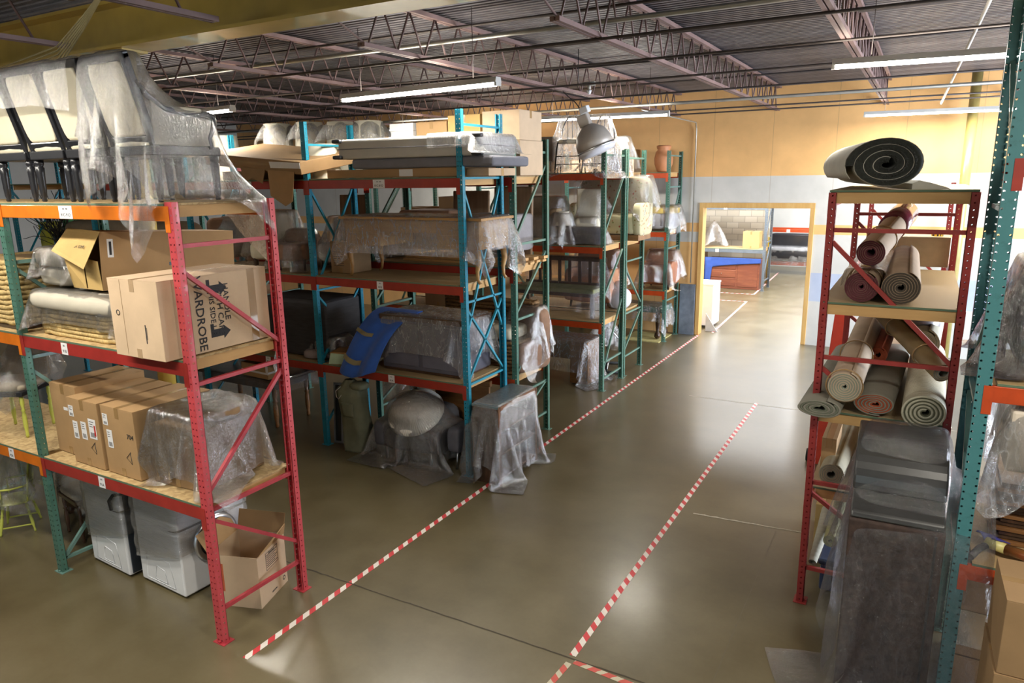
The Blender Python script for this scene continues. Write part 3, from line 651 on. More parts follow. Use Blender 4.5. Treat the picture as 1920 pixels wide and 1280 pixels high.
def ropes(mb, hx, hy, z0, z1, n, r, rad=.08, wav=.006, seed=0):
    """stacked thick braided ropes round a rounded rectangle"""
    rng = random.Random(seed)
    for k in range(n):
        z = z0+(z1-z0)*(k+.5)/n; path = []; per = 64; ph = rng.random()*6
        for i in range(per):
            a = 2*pi*i/per; c, s = cos(a), sin(a); e = .28
            px = math.copysign(abs(c)**e, c)*hx; py = math.copysign(abs(s)**e, s)*hy
            path.append((px, py, z+wav*sin(9*a+ph)))
        mb.tube(path, [r*(1+.16*sin(i*2.2+ph)) for i in range(per)], 7, closed=True)
    return mb
WICK = mat('seagrass_rope', (.50,.36,.15), .8, var=.35, scale=38., bump=.6, bscale=90.)
# ------------------------------------------------------------------ ROW A, top shelf: lacquered armchairs
def armchair():
    t = thing('armchair', '', 'armchair', (0,0,0), 0, 'black and cream armchairs on the top shelf')
    fr = MB(); fr.box(-.29, .29, .0, .6, .345, .415); fr.build('seat_rail', BLK, t, bevel=.008)
    MB().pillow(-.28, .28, .01, .59, .40, .50, e=.25, puff=.2).build('seat_cushion', CREAM, t)
    Mx = Matrix.Translation((0, .04, .42)) @ Matrix.Rotation(R(14), 4, 'X')
    b = MB()
    for s in (-1, 1): b.box(s*.27-.028, s*.27+.028, -.025, .025, -.06, .64, Mx)
    b.box(-.298, .298, -.025, .025, .59, .65, Mx).box(-.27, .27, -.022, .022, .02, .07, Mx); b.build('back_frame', BLK, t, bevel=.008)
    MB().pillow(-.245, .245, -.03, .035, .065, .595, e=.18, M=Mx).build('back_panel', CREAM, t)
    for s in (-1, 1):
        p = [(s*.285, -.06, .86), (s*.29, .02, .76), (s*.30, .14, .68), (s*.31, .30, .655), (s*.31, .48, .66), (s*.305, .545, .645), (s*.30, .555, .58), (s*.295, .50, .48), (s*.29, .515, .40)]
        MB().tube(p, [.02,.022,.022,.021,.022,.028,.024,.021,.024], 8).build('arm', BLK, t)
        MB().pillow(s*.31-.03, s*.31+.03, .2, .44, .66, .70, e=.5, n=10).build('arm_pad', CREAM, t)
        MB().prism([(.03, .42), (.50, .42), (.52, .62), (.3, .64), (.14, .665), (.03, .74)], s*.292-.012, s*.292+.012, 'x').build('side_panel', CREAM, t)
        pr = [(.017,0), (.022,.01), (.017,.025), (.025,.05), (.029,.12), (.033,.24), (.037,.285), (.027,.295), (.037,.31), (.037,.345)]
        MB().lathe(pr, (s*.255, .555, 0), 14).build('leg', BLK, t)
        MB().lathe(pr, (s*.255, .05, 0), 14).build('leg', BLK, t)
    return t
ac = armchair(); ac.location = (-5.14, 3.38, 3.462); ac.scale = (.86, 1, .98)
ac['label'] = 'black-framed cream armchair at the aisle end of the top shelf, under clear plastic'
copy_tree(ac, (-5.68, 3.36, 3.462), .02, 'black-framed cream armchair second from the aisle end of the top shelf')
copy_tree(ac, (-6.24, 3.37, 3.462), -.02, 'black-framed cream armchair third from the aisle, near the picture edge')
copy_tree(ac, (-6.80, 3.37, 3.462), 0, 'black-framed cream armchair farthest from the aisle on the top shelf, cut by the frame')
CH = lambda x: [(x-.26, x+.26, 3.38, 3.97, 3.83, 3.98), (x-.26, x+.26, 3.20, 3.42, 3.9, 4.49), (x-.29, x+.29, 3.42, 3.93, 3.9, 4.14)]
drape('clear plastic sheet over the aisle-end armchair, hanging past the red post', 1.75, 2.1, -5.0, 3.62, 4.62, CH(-5.14)+[(-9, -4.55, 3.23, 4.15, 3.2, 3.46), (-4.60, -4.53, 3.2, 3.3, 0, 3.48)], m='film', res=.048, steps=170, seed=3, floor=2.9, rz=.12)
drape('clear plastic sheet over the left-hand armchairs on the top shelf', 1.9, 1.25, -6.38, 3.50, 4.62, CH(-5.68)+CH(-6.24)+CH(-6.80)+[(-9, -4.55, 3.23, 4.15, 3.2, 3.46)], m='film', res=.055, steps=120, seed=4, rz=-.04)
# ------------------------------------------------------------------ ROW A, middle shelf
t = carton('large wardrobe carton lying on its side, printed WARDROBE in black', -4.94, 3.61, 2.338, .58, .98, .585, m=CB2, tape='y', tapem=CLT)
t2 = [c for c in t.children if c.name.startswith('body')][0]
for s_, zy, sz in (('WARDROBE', -.165, .098), ('THIS SIDE UP', -.055, .062), ('WITH CARE', .015, .07), ('HANDLE', .08, .07)):
    text('printed_text', s_, INK, t, (.2925, zy, .30 if s_ != 'HANDLE' else .36), (0, pi/2, 0), sz, sx=1.05)
for zc in (.47, .13):
    ar = [(-.1,-.04),(-.1+.0,.04)]
    MB().prism([(-.085,zc-.03),(.03,zc-.03),(.03,zc-.055),(.095,zc),(.03,zc+.055),(.03,zc+.03),(-.055,zc+.03),(-.055,zc+.075),(-.085,zc+.075)], .2902, .2912, 'x').build('printed_arrow', INK, t)
MB().lathe([(.016,0),(.022,0),(.022,.0012),(.016,.0012)], (-.20,-.4915,.33), 16, Matrix.Rotation(pi/2,4,'X'), caps=False).build('printed_mark', INK, t)
MB().box(.10, .11, -.4915, -.4905, .12, .26).box(.115, .12, -.4915, -.4905, .15, .24).build('printed_lines', INK, t)
MB().box(-.14, -.137, -.4915, -.4905, .02, .58).build('flap_seam', CB3, t)
MB().box(.2903, .2910, .30, .37, 0, .585).build('packing_tape', TAPE, t)
# open carton on the wrapped sofa
t = thing('cardboard_box', 'open brown carton with its end flaps hanging, lying on the wrapped cushion', 'cardboard box', (-5.80, 3.42, 2.745), 0, tilt=(0, R(3.5), R(88))); Lb, Wb, Hb = 1.28, .44, .48; k = .005
w = MB(); w.box(0, Lb, 0, k, 0, Hb).box(0, Lb, Wb-k, Wb, 0, Hb).box(0, Lb, k, Wb-k, 0, k).box(.02, Lb, k, Wb-k, Hb-k, Hb).box(Lb-k, Lb, k, Wb-k, k, Hb-k); w.build('body', CB, t)
def flap(par, name, pts, m): 
    n = len(pts); q = MB(); nn = (Vector(pts[1])-Vector(pts[0])).cross(Vector(pts[2])-Vector(pts[0])).normalized()*.004
    q.add([Vector(p) for p in pts]+[Vector(p)+nn for p in pts], [tuple(range(n)), tuple(range(2*n-1, n-1, -1))]+[(i, (i+1) % n, n+(i+1) % n, n+i) for i in range(n)]); return q.build(name, m, par)
fl = flap(t, 'end_flap', [(0,-.02,Hb), (0,Wb+.02,Hb+.02), (-.12,Wb+.07,Hb-.17), (-.13,.02,Hb-.30)], CBY)
text('printed_text', 'MODERN  COVE', INK, fl, (-.075, .22, Hb-.125), (R(60), 0, R(-90)), .034)
flap(t, 'end_flap', [(0,0,0), (0,Wb*.5,.0), (-.02,Wb*.5,.26), (-.03,.0,.24)], CBY); flap(t, 'end_flap', [(0,Wb*.55,0), (0,Wb,.0), (-.06,Wb,.24), (-.02,Wb*.55,.25)], CBY)
MB().box(.06, .11, -.0015, -.0005, .27, .42).build('paper_label', PAPER, t); MB().box(.075, .095, -.002, -.0015, .29, .40).build('label_print', INK, t)
MB().box(.60, .66, -.0015, -.0005, .18, .21).build('hand_hole', BLK, t)
# wrapped rattan daybed with linen cushion
t = thing('rattan_bench', 'low braided rattan bench with linen cushion, wrapped in plastic under the open carton', 'bench', (-6.05, 3.66, 2.335), .0)
ropes(MB(), .62, .34, .0, .22, 6, .021, seed=2).build('woven_base', WICK, t); MB().box(-.6, .6, -.32, .32, .02, .2).build('inner_box', mat('wicker_shade', (.3,.2,.08), .9), t)
MB().pillow(-.72, .60, -.40, .36, .215, .375, e=.3, puff=.1).build('cushion', CREAM if 0 else mat('greige_linen', (.50,.46,.38), .9, var=.08, bump=.3, bscale=300), t)
drape('tight plastic wrap round the rattan bench and its cushion', 1.75, 1.15, -6.08, 3.64, 2.80, [(-6.74, -5.42, 3.3, 4.0, 2.33, 2.70)], m='film', res=.05, steps=90, seed=8, floor=2.335, cat='plastic wrap', name='plastic_wrap')
LIN = MATS['greige_linen']
for k, (x, y, z, w_, d_, h_) in enumerate(((-6.55, 3.72, 2.735, .46, .6, .16), (-6.56, 3.70, 2.90, .45, .6, .16))):
    o = MB().pillow(-w_/2, w_/2, -d_/2, d_/2, 0, h_, e=.35, puff=.15).build('seat_cushion', LIN, loc=(x, y, z)); tag(o, ['lower', 'upper'][k]+' greige linen cushion stacked behind the green post on the middle shelf', 'cushion', 'stacked linen cushions')
drape('loose plastic over the two stacked linen cushions behind the green post', .8, 1.0, -6.56, 3.70, 3.13, [(-6.79, -6.31, 3.42, 4.02, 2.7, 3.06)], m='film', res=.05, steps=70, seed=9, floor=2.75)
# seagrass cube chair in the left bay
t = thing('seagrass_armchair', 'chunky woven seagrass armchair at the left picture edge', 'armchair', (-7.35, 3.68, 2.335))
ropes(MB(), .42, .38, .04, .62, 13, .026, seed=5).build('woven_body', WICK, t); MB().box(-.4, .4, -.36, .36, .03, .60).build('inner_box', MATS['wicker_shade'], t)
MB().box(-.41, .41, -.37, .37, 0, .03).build('plinth', DWD, t)
# ------------------------------------------------------------------ ROW A, low shelf cartons
for (x, w_, h_, y, d_, lb) in ((-6.60, .42, .66, 3.72, .66, 'tall taped carton at the left of the low shelf, behind the green post'), (-6.16, .46, .60, 3.66, .72, 'carton with four shipping labels, second from left on low shelf'), (-5.66, .46, .60, 3.67, .74, 'carton with handwritten mark and two labels, third on the low shelf')):
    t = carton(lb, x, y, 1.186, w_, d_, h_, rz=-.02, group='taped cartons on the low shelf'); yf = -d_/2-.0012
    if x > -6.3:
        sticker(t, (-w_*.38, yf, h_*.80), (pi/2,0,0), .07, .10); sticker(t, (-w_*.30, yf, h_*.52), (pi/2,0,0), .075, .16)
        if x < -6: sticker(t, (-w_*.02, yf, h_*.54), (pi/2,0,0), .08, .16); sticker(t, (w_*.28, yf, h_*.60), (pi/2,0,0), .11, .18); MB().box(w_*.33, w_*.38, yf-.002, yf-.0012, h_*.5, h_*.66).build('red_mark', mat('red_print', (.5,.03,.02), .5), t)
        MB().tube([(w_*.30, yf-.001, h_*.40), (w_*.15, yf-.001, h_*.30), (w_*.3, yf-.001, h_*.22), (w_*.28, yf-.001, h_*.38)], .0022, 5).build('pen_mark', INK, t)
        if x > -6: text('pen_mark', '704', INK, t, (w_*.34, yf-.0006, h_*.62), (pi/2,0,R(-80)*0), .06)
    else: sticker(t, (.02, yf, h_*.66), (pi/2,0,0), .07, .03, False)
carton('crushed carton under crumpled plastic at the aisle end of the low shelf', -5.08, 3.70, 1.186, .56, .66, .50, rz=.06, m=CB3)
MBp = MB().pillow(-.2, .22, -.16, .18, 0, .12, e=.6).build('packing_paper', CB3, loc=(-5.0, 3.74, 1.688)); tag(MBp, 'lump of brown packing paper on the crushed carton', 'packing paper')
drape('crumpled clear plastic bag over the crushed carton at the aisle end', 1.42, 1.40, -4.98, 3.68, 1.92, [(-5.36, -4.80, 3.37, 4.03, 1.18, 1.80), (-8, -4.5, 3.23, 4.15, 1.0, 1.186)], m='film_tight', res=.042, steps=130, seed=12, rough=.03, floor=1.0, rz=.3)
# ------------------------------------------------------------------ ROW A, floor: dryer, washer, open carton
def appliance(label, x, y, w_, d_, h_, rz, back=False):
    t = thing('washing_machine', label, 'washing machine', (x, y, .0), rz)
    MB().box(-w_/2, w_/2, -d_/2, d_/2, .02, h_).build('cabinet', WHT, t, bevel=.014)
    for sx in (-1, 1):
        for sy in (-1, 1): MB().cyl((sx*(w_/2-.05), sy*(d_/2-.05), 0), (sx*(w_/2-.05), sy*(d_/2-.05), .02), .02, n=10).build('foot', RUB, t)
    # pressed outline on the side facing the camera
    MB().tube([(-w_*.36,-d_/2-.001,.06), (w_*.30,-d_/2-.001,.06), (w_*.22,-d_/2-.001,.30), (-w_*.30,-d_/2-.001,.34)], .003, 6, closed=True).build('pressed_panel', WHT, t)
    MB().tube([(-w_*.16,-d_/2-.001,.08), (w_*.12,-d_/2-.001,.08), (w_*.08,-d_/2-.001,.20), (-w_*.10,-d_/2-.001,.22)], .003, 6, closed=True).build('pressed_panel', WHT, t)
    M = Matrix.Translation((w_/2, 0, h_*.48)) @ Matrix.Rotation(pi/2, 4, 'Y')
    if not back:
        MB().lathe([(.17,.0),(.21,.0),(.225,.03),(.20,.05),(.17,.045)], (w_/2, 0, h_*.50), 30, Matrix.Rotation(pi/2,4,'Y'), caps=False).build('door_ring', STL, t)
        MB().lathe([(.0,.05),(.12,.045),(.17,.02)], (w_/2, 0, h_*.50), 30, Matrix.Rotation(pi/2,4,'Y'), caps=False).build('door_glass', BLK, t)
        MB().box(w_/2, w_/2+.006, -d_*.4, d_*.4, h_*.86, h_*.96).build('control_panel', BLK, t)
    else:
        MB().box(w_/2, w_/2+.012, -d_/2+.03, d_/2-.03, .04, h_-.1).build('rear_panel', mat('dark_galvanised', (.10,.12,.15), .35, .8), t)
        MB().tube([(w_/2+.03, -.1, h_*.9), (w_/2+.07, -.14, h_*.92), (w_/2+.05, -.24, h_*.9), (w_/2-.04, -d_/2-.03, h_*.9), (w_/2-.12, -d_/2-.03, h_*.82), (w_/2-.12, -d_/2-.02, h_*.72)], .016, 8).build('drain_hose', RUB, t)
    return t
appliance('white washing machine with dark rear panel and hose, stretch-wrapped, left one', -6.43, 3.83, .64, .66, .93, -.06, True)
appliance('white front-loading washing machine stretch-wrapped, nearer the open carton', -5.66, 3.85, .66, .68, .93, -.05)
plastic('film_stretch', haze=.06, gloss=.35, wr=12., stretch=(.3,.3,2.5), hcol=(.95,.96,.98))
def wrapband(label, x, y, w_, d_, z0, z1, rz, seed, m='film_stretch', grp=None, name='stretch_wrap'):
    rng = random.Random(seed)
    def fn(u, v):
        a = 2*pi*u; c, s = cos(a), sin(a); e = .16
        px = math.copysign(abs(c)**e, c)*(w_/2+.012); py = math.copysign(abs(s)**e, s)*(d_/2+.012)
        z = z0+(z1-z0)*v; q = noise.noise(Vector((px*1.2+seed, py*1.2, z*9+px*5)))
        k = 1+.012*q+.01*sin(z*40+px*14); zz = z + (.16*(px/w_) if v < .5 else 0)*(1-v)
        return Vector((px*k, py*k, zz))
    o = MB().sheet(fn, 96, 26, cu=True).build(name, MATS[m], loc=(x, y, 0)); o.rotation_euler = (0, 0, rz); return tag(o, label, 'stretch wrap', grp)
wrapband('milky stretch wrap round the left washing machine', -6.43, 3.83, .68, .70, .36, .95, -.06, 3); wrapband('milky stretch wrap round the front-loading washing machine', -5.66, 3.85, .70, .74, .34, .95, -.05, 5)
t = carton('open-topped moving carton on the floor under the aisle end of the front rack', -4.93, 3.86, 0, .46, .46, .48, rz=.32, openup=True, m=CB2)
a = .23; H = .48
for q, pts in enumerate(([(-a,-a,H), (a,-a,H), (a-.02,-a-.03,H+.0), (-a+.02,-a-.03,H)], [(-a,-a,H), (-a,a,H), (-a-.10,a,H+.17), (-a-.10,-a,H+.16)], [(-a,a,H), (a,a,H), (a,a+.06,H+.17), (-a,a+.06,H+.18)], [(a,-a,H), (a,a,H), (a+.02,a,H+.10), (a+.03,-a+.12,H+.03)])):
    if q: flap(t, 'top_flap', pts, CB)
MB().box(-a, a, a-.0, a+.001, .20, .24).build('packing_tape', TAPE, t)
f = MB().box(a+.0005, a+.0015, -.10, .10, .30, .44); f.box(a+.001, a+.002, -.092, .092, .308, .432)
b = MB(); [b.box(a+.0005, a+.0015, -.09, .09-.02*(k % 3), .42-.018*k, .426-.018*k) for k in range(7)]
for (y0, y1, z0, z1) in ((-.1,.1,.445,.449), (-.1,.1,.29,.294), (-.1,-.096,.29,.449), (.096,.1,.29,.449)): b.box(a+.0005, a+.0015, y0, y1, z0, z1)
b.build('printed_notice', INK, t); text('printed_text', 'FRAGILE', INK, t, (a+.001, 0, .432), (pi/2, 0, pi/2), .026)
MB().box(-.17, -.10, -a-.0015, -a-.0005, .14, .40).build('printed_mark', mat('faded_red_print', (.55,.12,.05), .6), t)
MB().lathe([(.014,0),(.022,0),(.022,.001),(.014,.001)], (a+.0005, .17, .07), 12, Matrix.Rotation(pi/2,4,'Y'), caps=False).build('printed_mark', INK, t)
text('printed_text', 'MEDIUM', INK, t, (a+.001, 0, .05), (pi/2, 0, pi/2), .022)
# left bay: chairs
YG = mat('chartreuse_paint', (.52,.56,.10), .45, var=.15, coat=.2)
def turned(par, a, b, r, m, nm='leg'):
    a, b = Vector(a), Vector(b); P = [(0,.6),(.06,.75),(.12,.6),(.3,1.),(.55,.9),(.62,.6),(.66,1.),(.70,.6),(.85,.95),(1,.8)]
    MB().tube([a+(b-a)*p for p, q in P], [r*q for p, q in P], 10).build(nm, m, par)
def windsor(label, x, y, z, rz, m=YG, sc=1.):
    t = thing('windsor_chair', label, 'chair', (x, y, z), rz); t.scale = (sc,)*3
    MB().pillow(-.23, .23, -.21, .22, .41, .455, e=.6).build('seat', m, t)
    for sx in (-1, 1):
        for sy in (-1, 1): turned(t, (sx*.21, sy*.2-.0, 0), (sx*.14, sy*.13, .42), .021, m)
        MB().tube([(sx*.19, -.17, .10), (sx*.19, .17, .10)], .011, 8).build('stretcher', m, t)
    hoop = [(.20*cos(a)*1.05, -.17-.06*sin(a), .45+.55*sin(a)) for a in [pi*k/18 for k in range(19)]]
    MB().tube(hoop, .013, 8).build('back_hoop', m, t)
    for k in range(6):
        xx = -.14+.056*k; zt = .45+.55*sqrt(max(0, 1-(xx/.21)**2)); MB().cyl((xx*.9, -.17, .45), (xx, -.17-.06*(zt-.45)/.55, zt), .0065, n=6).build('spindle', m, t)
    MB().tube([(-.23,.14,.66), (-.25,0,.66), (-.21,-.17,.67), (0,-.22,.68), (.21,-.17,.67), (.25,0,.66), (.23,.14,.66)], .014, 8).build('arm_rail', m, t)
    for s in (-1, 1): turned(t, (s*.20, .12, .45), (s*.23, .12, .66), .014, m, 'arm_post')
    return t
windsor('small yellow-green windsor armchair standing on the floor at the left edge', -8.15, 3.55, 0, 2.5, sc=.78)
drape('dusty clear plastic over the yellow-green windsor chair', .95, .95, -8.15, 3.55, .95, [(-8.33, -7.97, 3.37, 3.73, .3, .38), (-8.28, -8.02, 3.52, 3.70, .3, .80)], m='film', res=.055, steps=90, seed=20, floor=.2)
for k, (x, y, z) in enumerate(((-7.35, 4.0, 0), (-7.72, 3.62, 1.186))):
    t = thing('dining_chair', ['dark wooden chair bundle under plastic behind the green post, on the floor', 'studded beige side chair with chartreuse turned legs on the low shelf'][k], 'chair', (x, y-.1, z), .5+.9*(k == 0))
    m_ = DWD if k == 0 else YG
    for sx in (-1, 1):
        turned(t, (sx*.2, -.2, 0), (sx*.2, -.2, .42), .022, m_); turned(t, (sx*.2, .2, 0), (sx*.2, .2, .42), .022, m_)
    MB().box(-.24, .24, -.24, .24, .42, .47).build('seat_rail', BLK if k else DWD, t, bevel=.01); MB().pillow(-.235, .235, -.235, .235, .46, .54, e=.3).build('seat_cushion', mat('beige_chenille', (.42,.36,.27), .9, bump=.3), t)
    MB().pillow(-.24, .24, .19, .27, .50, .98, e=.3).build('backrest', MATS['beige_chenille'], t)
    s = MB(); [s.lathe([(0,0),(.006,.003)], (xx, .19, zz), 8, Matrix.Rotation(pi/2,4,'X')) for xx in (-.225,.225) for zz in [.52+.03*i for i in range(15)]]; s.build('nailheads', STL, t)
drape('clear plastic over the studded beige chair on the low shelf', 1.0, 1.1, -7.75, 3.6, 2.25, [(-7.98, -7.46, 3.28, 3.76, 1.6, 1.74), (-8.0, -7.6, 3.66, 3.86, 1.7, 2.15)], m='film', res=.06, steps=80, seed=21, floor=1.3)
# dark wrapped furniture behind post on the floor
t = thing('wooden_headboard', 'dark carved wooden bed part lying behind the green post on the floor', 'bed part', (-7.55, 4.15, 0), .25)
for zz in (.06, .22, .40): MB().box(-.55, .55, -.05+zz*.2, .06+zz*.2, zz, zz+.12).build('rail', DWD, t, bevel=.02)
for s in (-1, 1): turned(t, (s*.5, -.02, .0), (s*.42, .1, .75), .05, DWD, 'post')
drape('grimy plastic over the dark bed part behind the green post', 1.6, 1.3, -7.45, 4.1, .98, [(-8.1, -7.0, 3.95, 4.3, 0, .74), (-7.6,-7.1,3.7,4.1,0,.95)], m='film', res=.07, steps=80, seed=23)
# ------------------------------------------------------------------ ROW B top
BOXS = mat('mattress_ticking', (.56,.55,.52), .85, var=.05, bump=.2, bscale=200); MGRY = mat('charcoal_foundation', (.19,.19,.22), .9, var=.1, bump=.2)
carton('long flat carton lying on the top shelf of the turquoise rack', -5.62, 7.34, 3.624, 2.0, .74, .10, m=CB, tape='x', front_tape=False)
sticker([o for o in bpy.data.objects if o.get('label', '').startswith('long flat carton')][0], (.25, -.3715, .05), (pi/2,0,0), .2, .08, False)
carton('short flat carton sticking out past the turquoise post at aisle end', -4.46, 7.42, 3.624, .30, .62, .085, m=CB2, tape='x')
t = thing('bed_foundation', 'dark grey slim bed foundation under the white box spring', 'bed foundation', (-5.15, 7.36, 3.728), .03)
MB().box(-1.0, .98, -.44, .46, 0, .115).build('fabric_base', MGRY, t, bevel=.03, seg=3)
t = thing('box_spring', 'white box spring in clear plastic lying on the top shelf, black corner guards', 'box spring', (-5.35, 7.36, 3.846), .02)
MB().box(-1.0, 1.0, -.45, .45, 0, .235).build('mattress_body', BOXS, t, bevel=.03, seg=3)
MB().tube([(-1.0,-.452,.12),(1.0,-.452,.12),(1.003,.452,.12)], .006, 6).build('piping', MGRY, t)
for (cx, cy) in ((-1,-1),(1,-1)):
    for zz in (.0, .19): MB().pillow(cx*1.0-.07, cx*1.0+.07-.0, cy*.45-.045, cy*.45+.045, zz-.0, zz+.05, e=.5, n=8).build('corner_guard', BLK, t)
drape('clear plastic bag end bunched round the aisle end of the box spring', .9, 1.25, -4.55, 7.36, 4.17, [(-6.3, -4.34, 6.9, 7.82, 3.8, 4.09)], m='film_hazy', res=.05, steps=60, seed=31, floor=3.86)
# big stacked cartons on the dark green rack behind
carton('tall pale carton topmost beside the turquoise post, almost at the ceiling lamps', -4.72, 8.40, 4.06, .54, .60, .36, m=CB2, tape='x')
carton('pale carton supporting the tall one on the top shelf of the dark green rack', -4.72, 8.40, 3.624, .56, .62, .432, m=CB2, tape='y')
carton('brown carton left of the tall pale carton, behind the box spring', -5.32, 8.45, 3.624, .5, .55, .78, m=CBY); carton('wider brown carton in the line behind the box spring', -5.84, 8.45, 3.624, .5, .55, .72, m=CB)
t = thing('storage_box', 'white archive box with dark hand hole behind the box spring', 'storage box', (-6.32, 8.4, 3.664)); MB().box(-.19, .19, -.25, .25, 0, .64).build('body', WHT, t, bevel=.006); MB().box(-.2, .2, -.26, .26, .58, .68).build('lid', WHT, t, bevel=.006); MB().box(-.06, .06, -.263, -.26, .46, .50).build('hand_hole', BLK, t)
t = thing('storage_box', 'white archive box between two brown cartons near turquoise post', 'storage box', (-5.62 if 0 else -6.85+.2, 8.72, 3.624)); MB().box(-.16, .16, -.22, .22, 0, .62).build('body', WHT, t, bevel=.006); MB().box(-.17, .17, -.23, .23, .56, .66).build('lid', WHT, t, bevel=.006)
for k, (x, y, h_) in enumerate(((-7.02, 8.3, .88), (-7.6, 8.35, .90), (-8.18, 8.3, .92), (-7.15, 7.45, .5), (-8.62, 8.72, .85), (-8.75, 8.2, .92), (-10.2, 8.4, .8))):
    lb = ['white hooded lampshade in plastic right of the left turquoise frame', 'white lampshade in plastic, second of the line above the rear rack', 'white lampshade in crinkled plastic, third of the line', 'cream shade leaning beside the box spring, its tip hanging', 'white shade half hidden in the rear', 'pale shade in plastic farther left', 'pale shade in plastic farthest left'][k]
    t = thing('lampshade', lb, 'lampshade', (x, y, 3.625), .3*k, 'pale shades along the top shelves')
    MB().lathe([(.26, 0), (.20, h_*.9), (.19, h_*.9)], n=8, caps=False).build('shade', mat('parchment_shade', (.72,.68,.56), .8, var=.05), t); MB().lathe([(.272,0),(.272,.02)], n=8, caps=False).build('trim', CREAM, t)
    if k in (0, 1, 2, 5): drape('clear plastic over '+lb, .8, .8, x, y, 3.68+h_, [(x-.19, x+.19, y-.19, y+.19, 3.6, 3.62+h_*.9)], m='film_hazy', res=.08, steps=50, seed=40+k, floor=3.63)
# left bay: big torn flat cartons
t = thing('flat_carton', 'huge flat brown carton with torn end hanging over the red beam', 'flat carton', (-7.85, 7.38, 3.84), .0, tilt=(R(9), R(5), R(-3)))
MB().box(-.95, .98, -.52, .5, 0, .16).build('body', CB3, t, bevel=.006); MB().box(-.95, .98, -.524, -.52, .07, .11).build('packing_tape', TAPE, t)
flap(t, 'torn_flap', [(.35,-.53,.02), (.86,-.53,.03), (.83,-.60,-.34), (.66,-.58,-.42), (.42,-.6,-.30), (.38,-.56,-.12)], CB)
flap(t, 'torn_flap', [(-.2,-.53,.02), (.30,-.53,.02), (.26,-.57,-.16), (.05,-.56,-.10), (-.1,-.57,-.17)], CB3)
flap(t, 'paper_flap', [(.4,-.531,.13), (.98,-.531,.15), (.98,-.533,.08), (.42,-.533,.05)], PAPER)
carton('thin carton under the huge torn one on the top shelf', -7.9, 7.42, 3.624, 1.6, .7, .12, m=CB3, tape='x')
# ------------------------------------------------------------------ ROW B middle
t = thing('writing_desk', 'oak writing desk with curved cabriole legs wrapped in plastic, middle shelf of turquoise rack', 'desk', (-5.45, 7.38, 2.384))
MB().box(-1.08, 1.08, -.36, .40, .73, .765).build('top', OAK, t, bevel=.006)
MB().box(-1.02, -.45, -.32, .36, .40, .73).build('drawer_case', OAK, t); MB().box(.42, 1.02, -.32, .36, .40, .73).build('drawer_case', OAK, t); MB().box(-.45, .42, -.30, .34, .58, .73).build('apron', OAK, t)
for s, (x0, x1) in ((0, (-.98,-.50)), (1, (.47,.97))):
    for zz in (.42, .575):
        d = MB().box(x0, x1, -.335, -.32, zz, zz+.14).build('drawer', OAK, t, bevel=.004); MB().tube([((x0+x1)/2-.05,-.345,zz+.08), ((x0+x1)/2,-.362,zz+.06), ((x0+x1)/2+.05,-.345,zz+.08)], .004, 6).build('handle', mat('aged_brass', (.45,.32,.12), .35, .9), d)
for sx in (-1, 1):
    for sy in (-.28, .32):
        x = sx*.97; MB().tube([(x-sx*.22,sy,.42), (x-sx*.08,sy,.40), (x,sy,.36), (x+sx*.015,sy,.26), (x-sx*.01,sy,.14), (x+sx*.0,sy,.04), (x+sx*.03,sy,0)], [.012,.03,.042,.036,.024,.018,.022], 10).build('leg', OAK, t)
drape('plastic sheet over the oak writing desk, hitched up at the front leg', 2.75, 1.65, -5.42, 7.42, 3.22, [(-6.53, -4.37, 7.02, 7.78, 2.78, 3.15), (-6.5, -6.3, 7.05, 7.7, 2.38, 3.1), (-4.6, -4.42, 7.1, 7.7, 2.38, 3.1)], m='film_hazy', res=.06, steps=130, seed=51, floor=2.39)
t = carton('brown carton printed with lines standing left of the wrapped desk', -6.72, 7.42, 2.384, .34, .42, .42, m=CB3)
b = MB(); [b.box(-.12, .06, -.2115, -.2105, .10+.03*k, .106+.03*k) for k in range(7)]; b.build('printed_lines', INK, t)
for k, (x, y, w_, d_, h_, m_) in enumerate(((-7.05, 7.6, .5, .5, .72, GRYF), (-7.65, 7.35, .45, .5, .55, BRN), (-8.25, 7.45, .6, .6, .8, CREAM), (-9.0, 7.4, .6, .6, .7, BRN))):
    t = thing('upholstered_chair', ['pale', 'brown', 'cream', 'dark brown'][k]+' small upholstered chair in plastic behind the front rack, '+['nearest the cartons', 'second', 'third', 'last'][k]+' to the left', 'chair', (x, y, 2.384), .4*k)
    MB().pillow(-w_/2, w_/2, -d_/2, d_/2, .12, .38, e=.3).build('seat', m_, t); MB().pillow(-w_/2, w_/2, d_/2-.14, d_/2, .3, h_, e=.35).build('backrest', m_, t)
    for sx in (-1, 1):
        for sy in (-1, 1): MB().cyl((sx*w_*.4, sy*d_*.4, 0), (sx*w_*.4, sy*d_*.4, .16), .018, n=8).build('leg', DWD, t)
    drape('crumpled clear plastic over the '+['pale', 'brown', 'cream', 'dark brown'][k]+' shrouded chair', 1.25, 1.2, x, y, 2.42+h_, [(x-w_/2, x+w_/2, y-d_/2, y+d_/2, 2.38, 2.76), (x-w_/2, x+w_/2, y, y+d_/2, 2.4, 2.384+h_)], m='film_tight', res=.06, steps=90, seed=60+k, rough=.03, floor=2.39)
